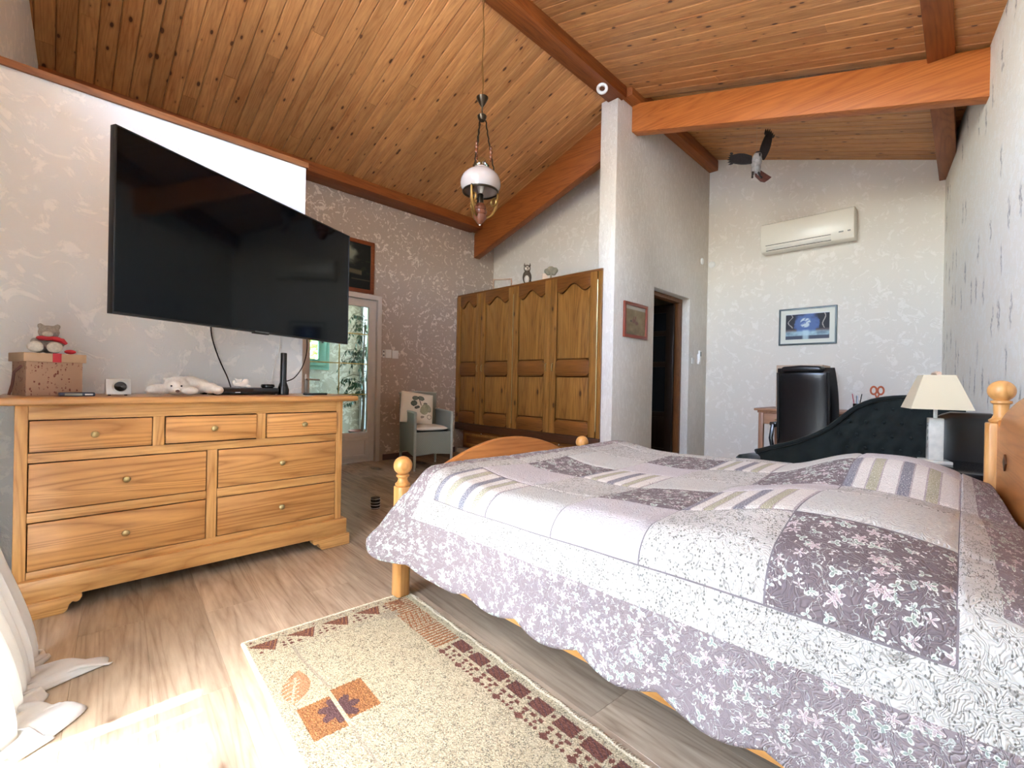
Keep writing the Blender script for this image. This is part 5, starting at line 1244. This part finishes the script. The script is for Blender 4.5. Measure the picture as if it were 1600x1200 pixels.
bt_ = MB().ball((0, 0, 0), (.005, .011, .011), 8, 6).mesh('button', m_velvet, smooth=True)
for yy_, zf in spots:
    o = link('tuft_button', bt_, cz); o.location = (.30+.10*((zf-.12)/.8)**2-.22*((yy_+.1)/.6)**2+.008, yy_, zf)
crest = [(float(.36-.22*((y+.1)/.6)**2+.02), float(y), float(z)) for y, z in zip(yv[::2], zt_[::2])]
MB().tube(crest, .016, 10).build('crest_roll', m_velvet, cz, smooth=True)
box(-.38, .30, -.48, .64, .16, .40).build('seat', m_velvet, cz, .05, 4)
MB().tube([(.30, .64, .36), (.05, .68, .44), (-.25, .66, .46), (-.36, .62, .40)], [.05, .055, .055, .04], 12).build('scroll_arm', m_velvet, cz, smooth=True)
for x_, y_ in ((-.30, -.42), (-.30, .56), (.28, -.42), (.28, .56)): MB().lathe([(.018, 0), (.024, .05), (.03, .17)], (x_, y_, 0), 14).build('leg', m_dkwood, cz, smooth=True)

# ---------------------------------------------------------------- bedside table, lamp, black case
nt = empty('bedside_table', (2.98, .02, 0), 'black bedside table at the far side of the bed', 'bedside table')
box(-.24, .24, -.22, .22, .628, .655).build('table_top', m_black, nt, .004); box(-.22, .22, -.20, .20, .12, .628).build('cabinet', m_black, nt, .003)
box(-.20, .20, .200, .214, .40, .60).build('drawer_front', m_black, nt, .003); MB().ball((0, .222, .50), .010, 10, 8).build('knob', m_steel, nt, smooth=True)
for x_ in (-.19, .19):
    for y_ in (-.17, .17): box(x_-.02, x_+.02, y_-.02, y_+.02, 0, .12).build('leg', m_black, nt)
tlp = empty('table_lamp', (3.02, .105, .655), 'table lamp with cream square tapered shade on the bedside table', 'lamp', math.radians(14))
m_stone = plain('grey_marble', (196, 192, 180), .25, 0, .12, 30); m_shade = NT('lamp_shade'); m_shade.b.inputs['Transmission Weight'].default_value = 0
m_shade.bump(m_shade.noise(m_shade.coord('Object'), 300, 2), .15, .002); m_shade = m_shade.fin(L((196, 184, 156)), .85, 0, .2)
box(-.055, .055, -.055, .055, 0, .016).build('lamp_foot', m_stone, tlp, .003); col_ = box(-.027, .027, -.027, .027, .016, .218).build('lamp_column', m_stone, tlp, .003)
for k in range(4): MB().lathe([(0, 0), (.010, 0), (.010, .003), (0, .003)], (0, 0, 0), 14, 'y').build('inset_disc', plain('inset_grey', (120, 116, 108), .3), col_, smooth=True).location = (.0, .0268, .185-.034*k)
MB().lathe([(.008, .215), (.008, .40)], (0, 0, 0), 12).build('lamp_stem', m_whitepl, tlp, smooth=True)
a, b, z0, z1 = .112, .058, .262, .425
shd = MB(); vs = [(sx_*a, sy_*a, z0) for sx_, sy_ in ((-1, -1), (1, -1), (1, 1), (-1, 1))]+[(sx_*b, sy_*b, z1) for sx_, sy_ in ((-1, -1), (1, -1), (1, 1), (-1, 1))]
vs += [(p[0]*.985, p[1]*.985, p[2]) for p in vs]
shd.add(vs, [(0, 1, 5, 4), (1, 2, 6, 5), (2, 3, 7, 6), (3, 0, 4, 7), (8, 12, 13, 9), (9, 13, 14, 10), (10, 14, 15, 11), (11, 15, 12, 8), (0, 8, 9, 1), (1, 9, 10, 2), (2, 10, 11, 3), (3, 11, 8, 0), (4, 5, 13, 12), (5, 6, 14, 13), (6, 7, 15, 14), (7, 4, 12, 15)])
shd.build('lamp_shade', m_shade, tlp)
MB().tube([(-.05, 0, .432), (.0, 0, .436), (.05, 0, .432)], .010, 8).build('lamp_finial', plain('ivory_amber', (206, 176, 150), .4), tlp, smooth=True)
MB().tube([(-.056, 0, .424), (.056, 0, .424)], .003, 6).build('shade_carrier', m_steel, tlp)
bc = empty('black_case', (3.355, .0, 0), 'rounded black case standing behind the bedside lamp', 'case', .0)
MB().prism([(-.16, 0), (.15, 0), (.15, .80), (.12, .87), (.06, .895), (-.09, .895), (-.14, .87), (-.16, .80)], 'x', -.075, .075).build('case_body', m_leath, bc, .03, 3)
box(-.0765, -.075, -.13, -.09, .55, .78).build('red_band', plain('dark_red_trim', (84, 24, 24), .5), bc); box(-.081, -.075, -.15, -.12, .77, .80).build('steel_clasp', m_steel, bc, .002)

# ---------------------------------------------------------------- potted ficus on the veranda, hedge outside
fp = empty('potted_ficus', (3.08, 6.0, 0), 'leafy ficus tree in the veranda behind the glazed door', 'plant')
MB().lathe([(0, 0), (.14, 0), (.18, .28), (.19, .30), (.17, .30), (.16, .26), (0, .26)], seg=24).build('pot', plain('terracotta', (150, 92, 66), .8), fp, smooth=True)
MB().tube([(0, 0, .25), (.02, .01, .7), (-.01, 0, 1.2), (.02, .02, 1.75)], [.025, .02, .016, .008], 8).build('trunk', plain('bark', (110, 92, 72), .9), fp, smooth=True)
lv = MB(); R_ = random.Random(5); tw = MB()
for k in range(44):
    z0_ = .75+1.15*R_.random(); a = R_.random()*6.283; ln = .10+.20*R_.random()
    p0 = Vector((.0, 0, z0_)); p1 = p0+Vector((math.cos(a)*ln, math.sin(a)*ln*.7, .06-.16*R_.random())); p2 = p1+Vector((math.cos(a)*.08, math.sin(a)*.05, -.12))
    tw.tube([p0, (p0+p1)/2+Vector((0, 0, .04)), p1, p2], .0035, 4)
    for q in range(16):
        f = .35+.65*q/15; c = p0.lerp(p1, min(f*1.15, 1)) if f < .87 else p1.lerp(p2, (f-.87)/.13)
        d_ = Vector((R_.random()-.5, R_.random()-.5, -.6-.4*R_.random())).normalized(); s_ = d_.cross(Vector((R_.random()-.5, R_.random()-.5, .2))).normalized()
        l_ = .055+.025*R_.random(); w_ = .014
        lv.add([c, c+d_*l_*.4+s_*w_, c+d_*l_, c+d_*l_*.4-s_*w_], [(0, 1, 2, 3)])
tag(tw.build('twigs', plain('twig_bark', (104, 92, 66), .9), fp), kind='stuff'); tag(lv.build('foliage', plain('ficus_leaf', (62, 92, 58), .5, 0, .35, 12), fp), kind='stuff')
hg = MB()
for k in range(5200):
    c = Vector((.4+4.2*R_.random(), 8.6+.8*R_.random(), 3.2*R_.random()**.8)); d_ = Vector((R_.random()-.5, R_.random()-.5, R_.random()-.5)).normalized(); s_ = d_.cross(Vector((R_.random()-.5, R_.random()-.5, R_.random()-.5))).normalized()
    hg.add([c, c+d_*.05+s_*.04, c+d_*.13, c+d_*.05-s_*.04], [(0, 1, 2, 3)])
ho = empty('garden_shrub', (2.4, 9.0, -.13), 'sunlit green garden shrub seen through the green window', 'shrub')
hl = hg.build('foliage', plain('shrub_leaf', (150, 176, 70), .6, 0, .4, 6), ho); hl.location = (-2.4, -9.0, .13); tag(hl, kind='stuff')
st_ = MB()
for k in range(4): st_.tube([(-1.5+1.0*k, 0, 0), (-1.4+1.0*k, .05, 1.0), (-1.5+1.0*k, 0, 2.2)], [.04, .03, .015], 6)
for k in range(4): MB().tube([(-1.5+1.0*k, 0, 0), (-1.4+1.0*k, .05, 1.0), (-1.5+1.0*k, 0, 2.2)], [.04, .03, .015], 6).build('stem', plain('shrub_bark', (90, 74, 54), .9), ho, smooth=True)
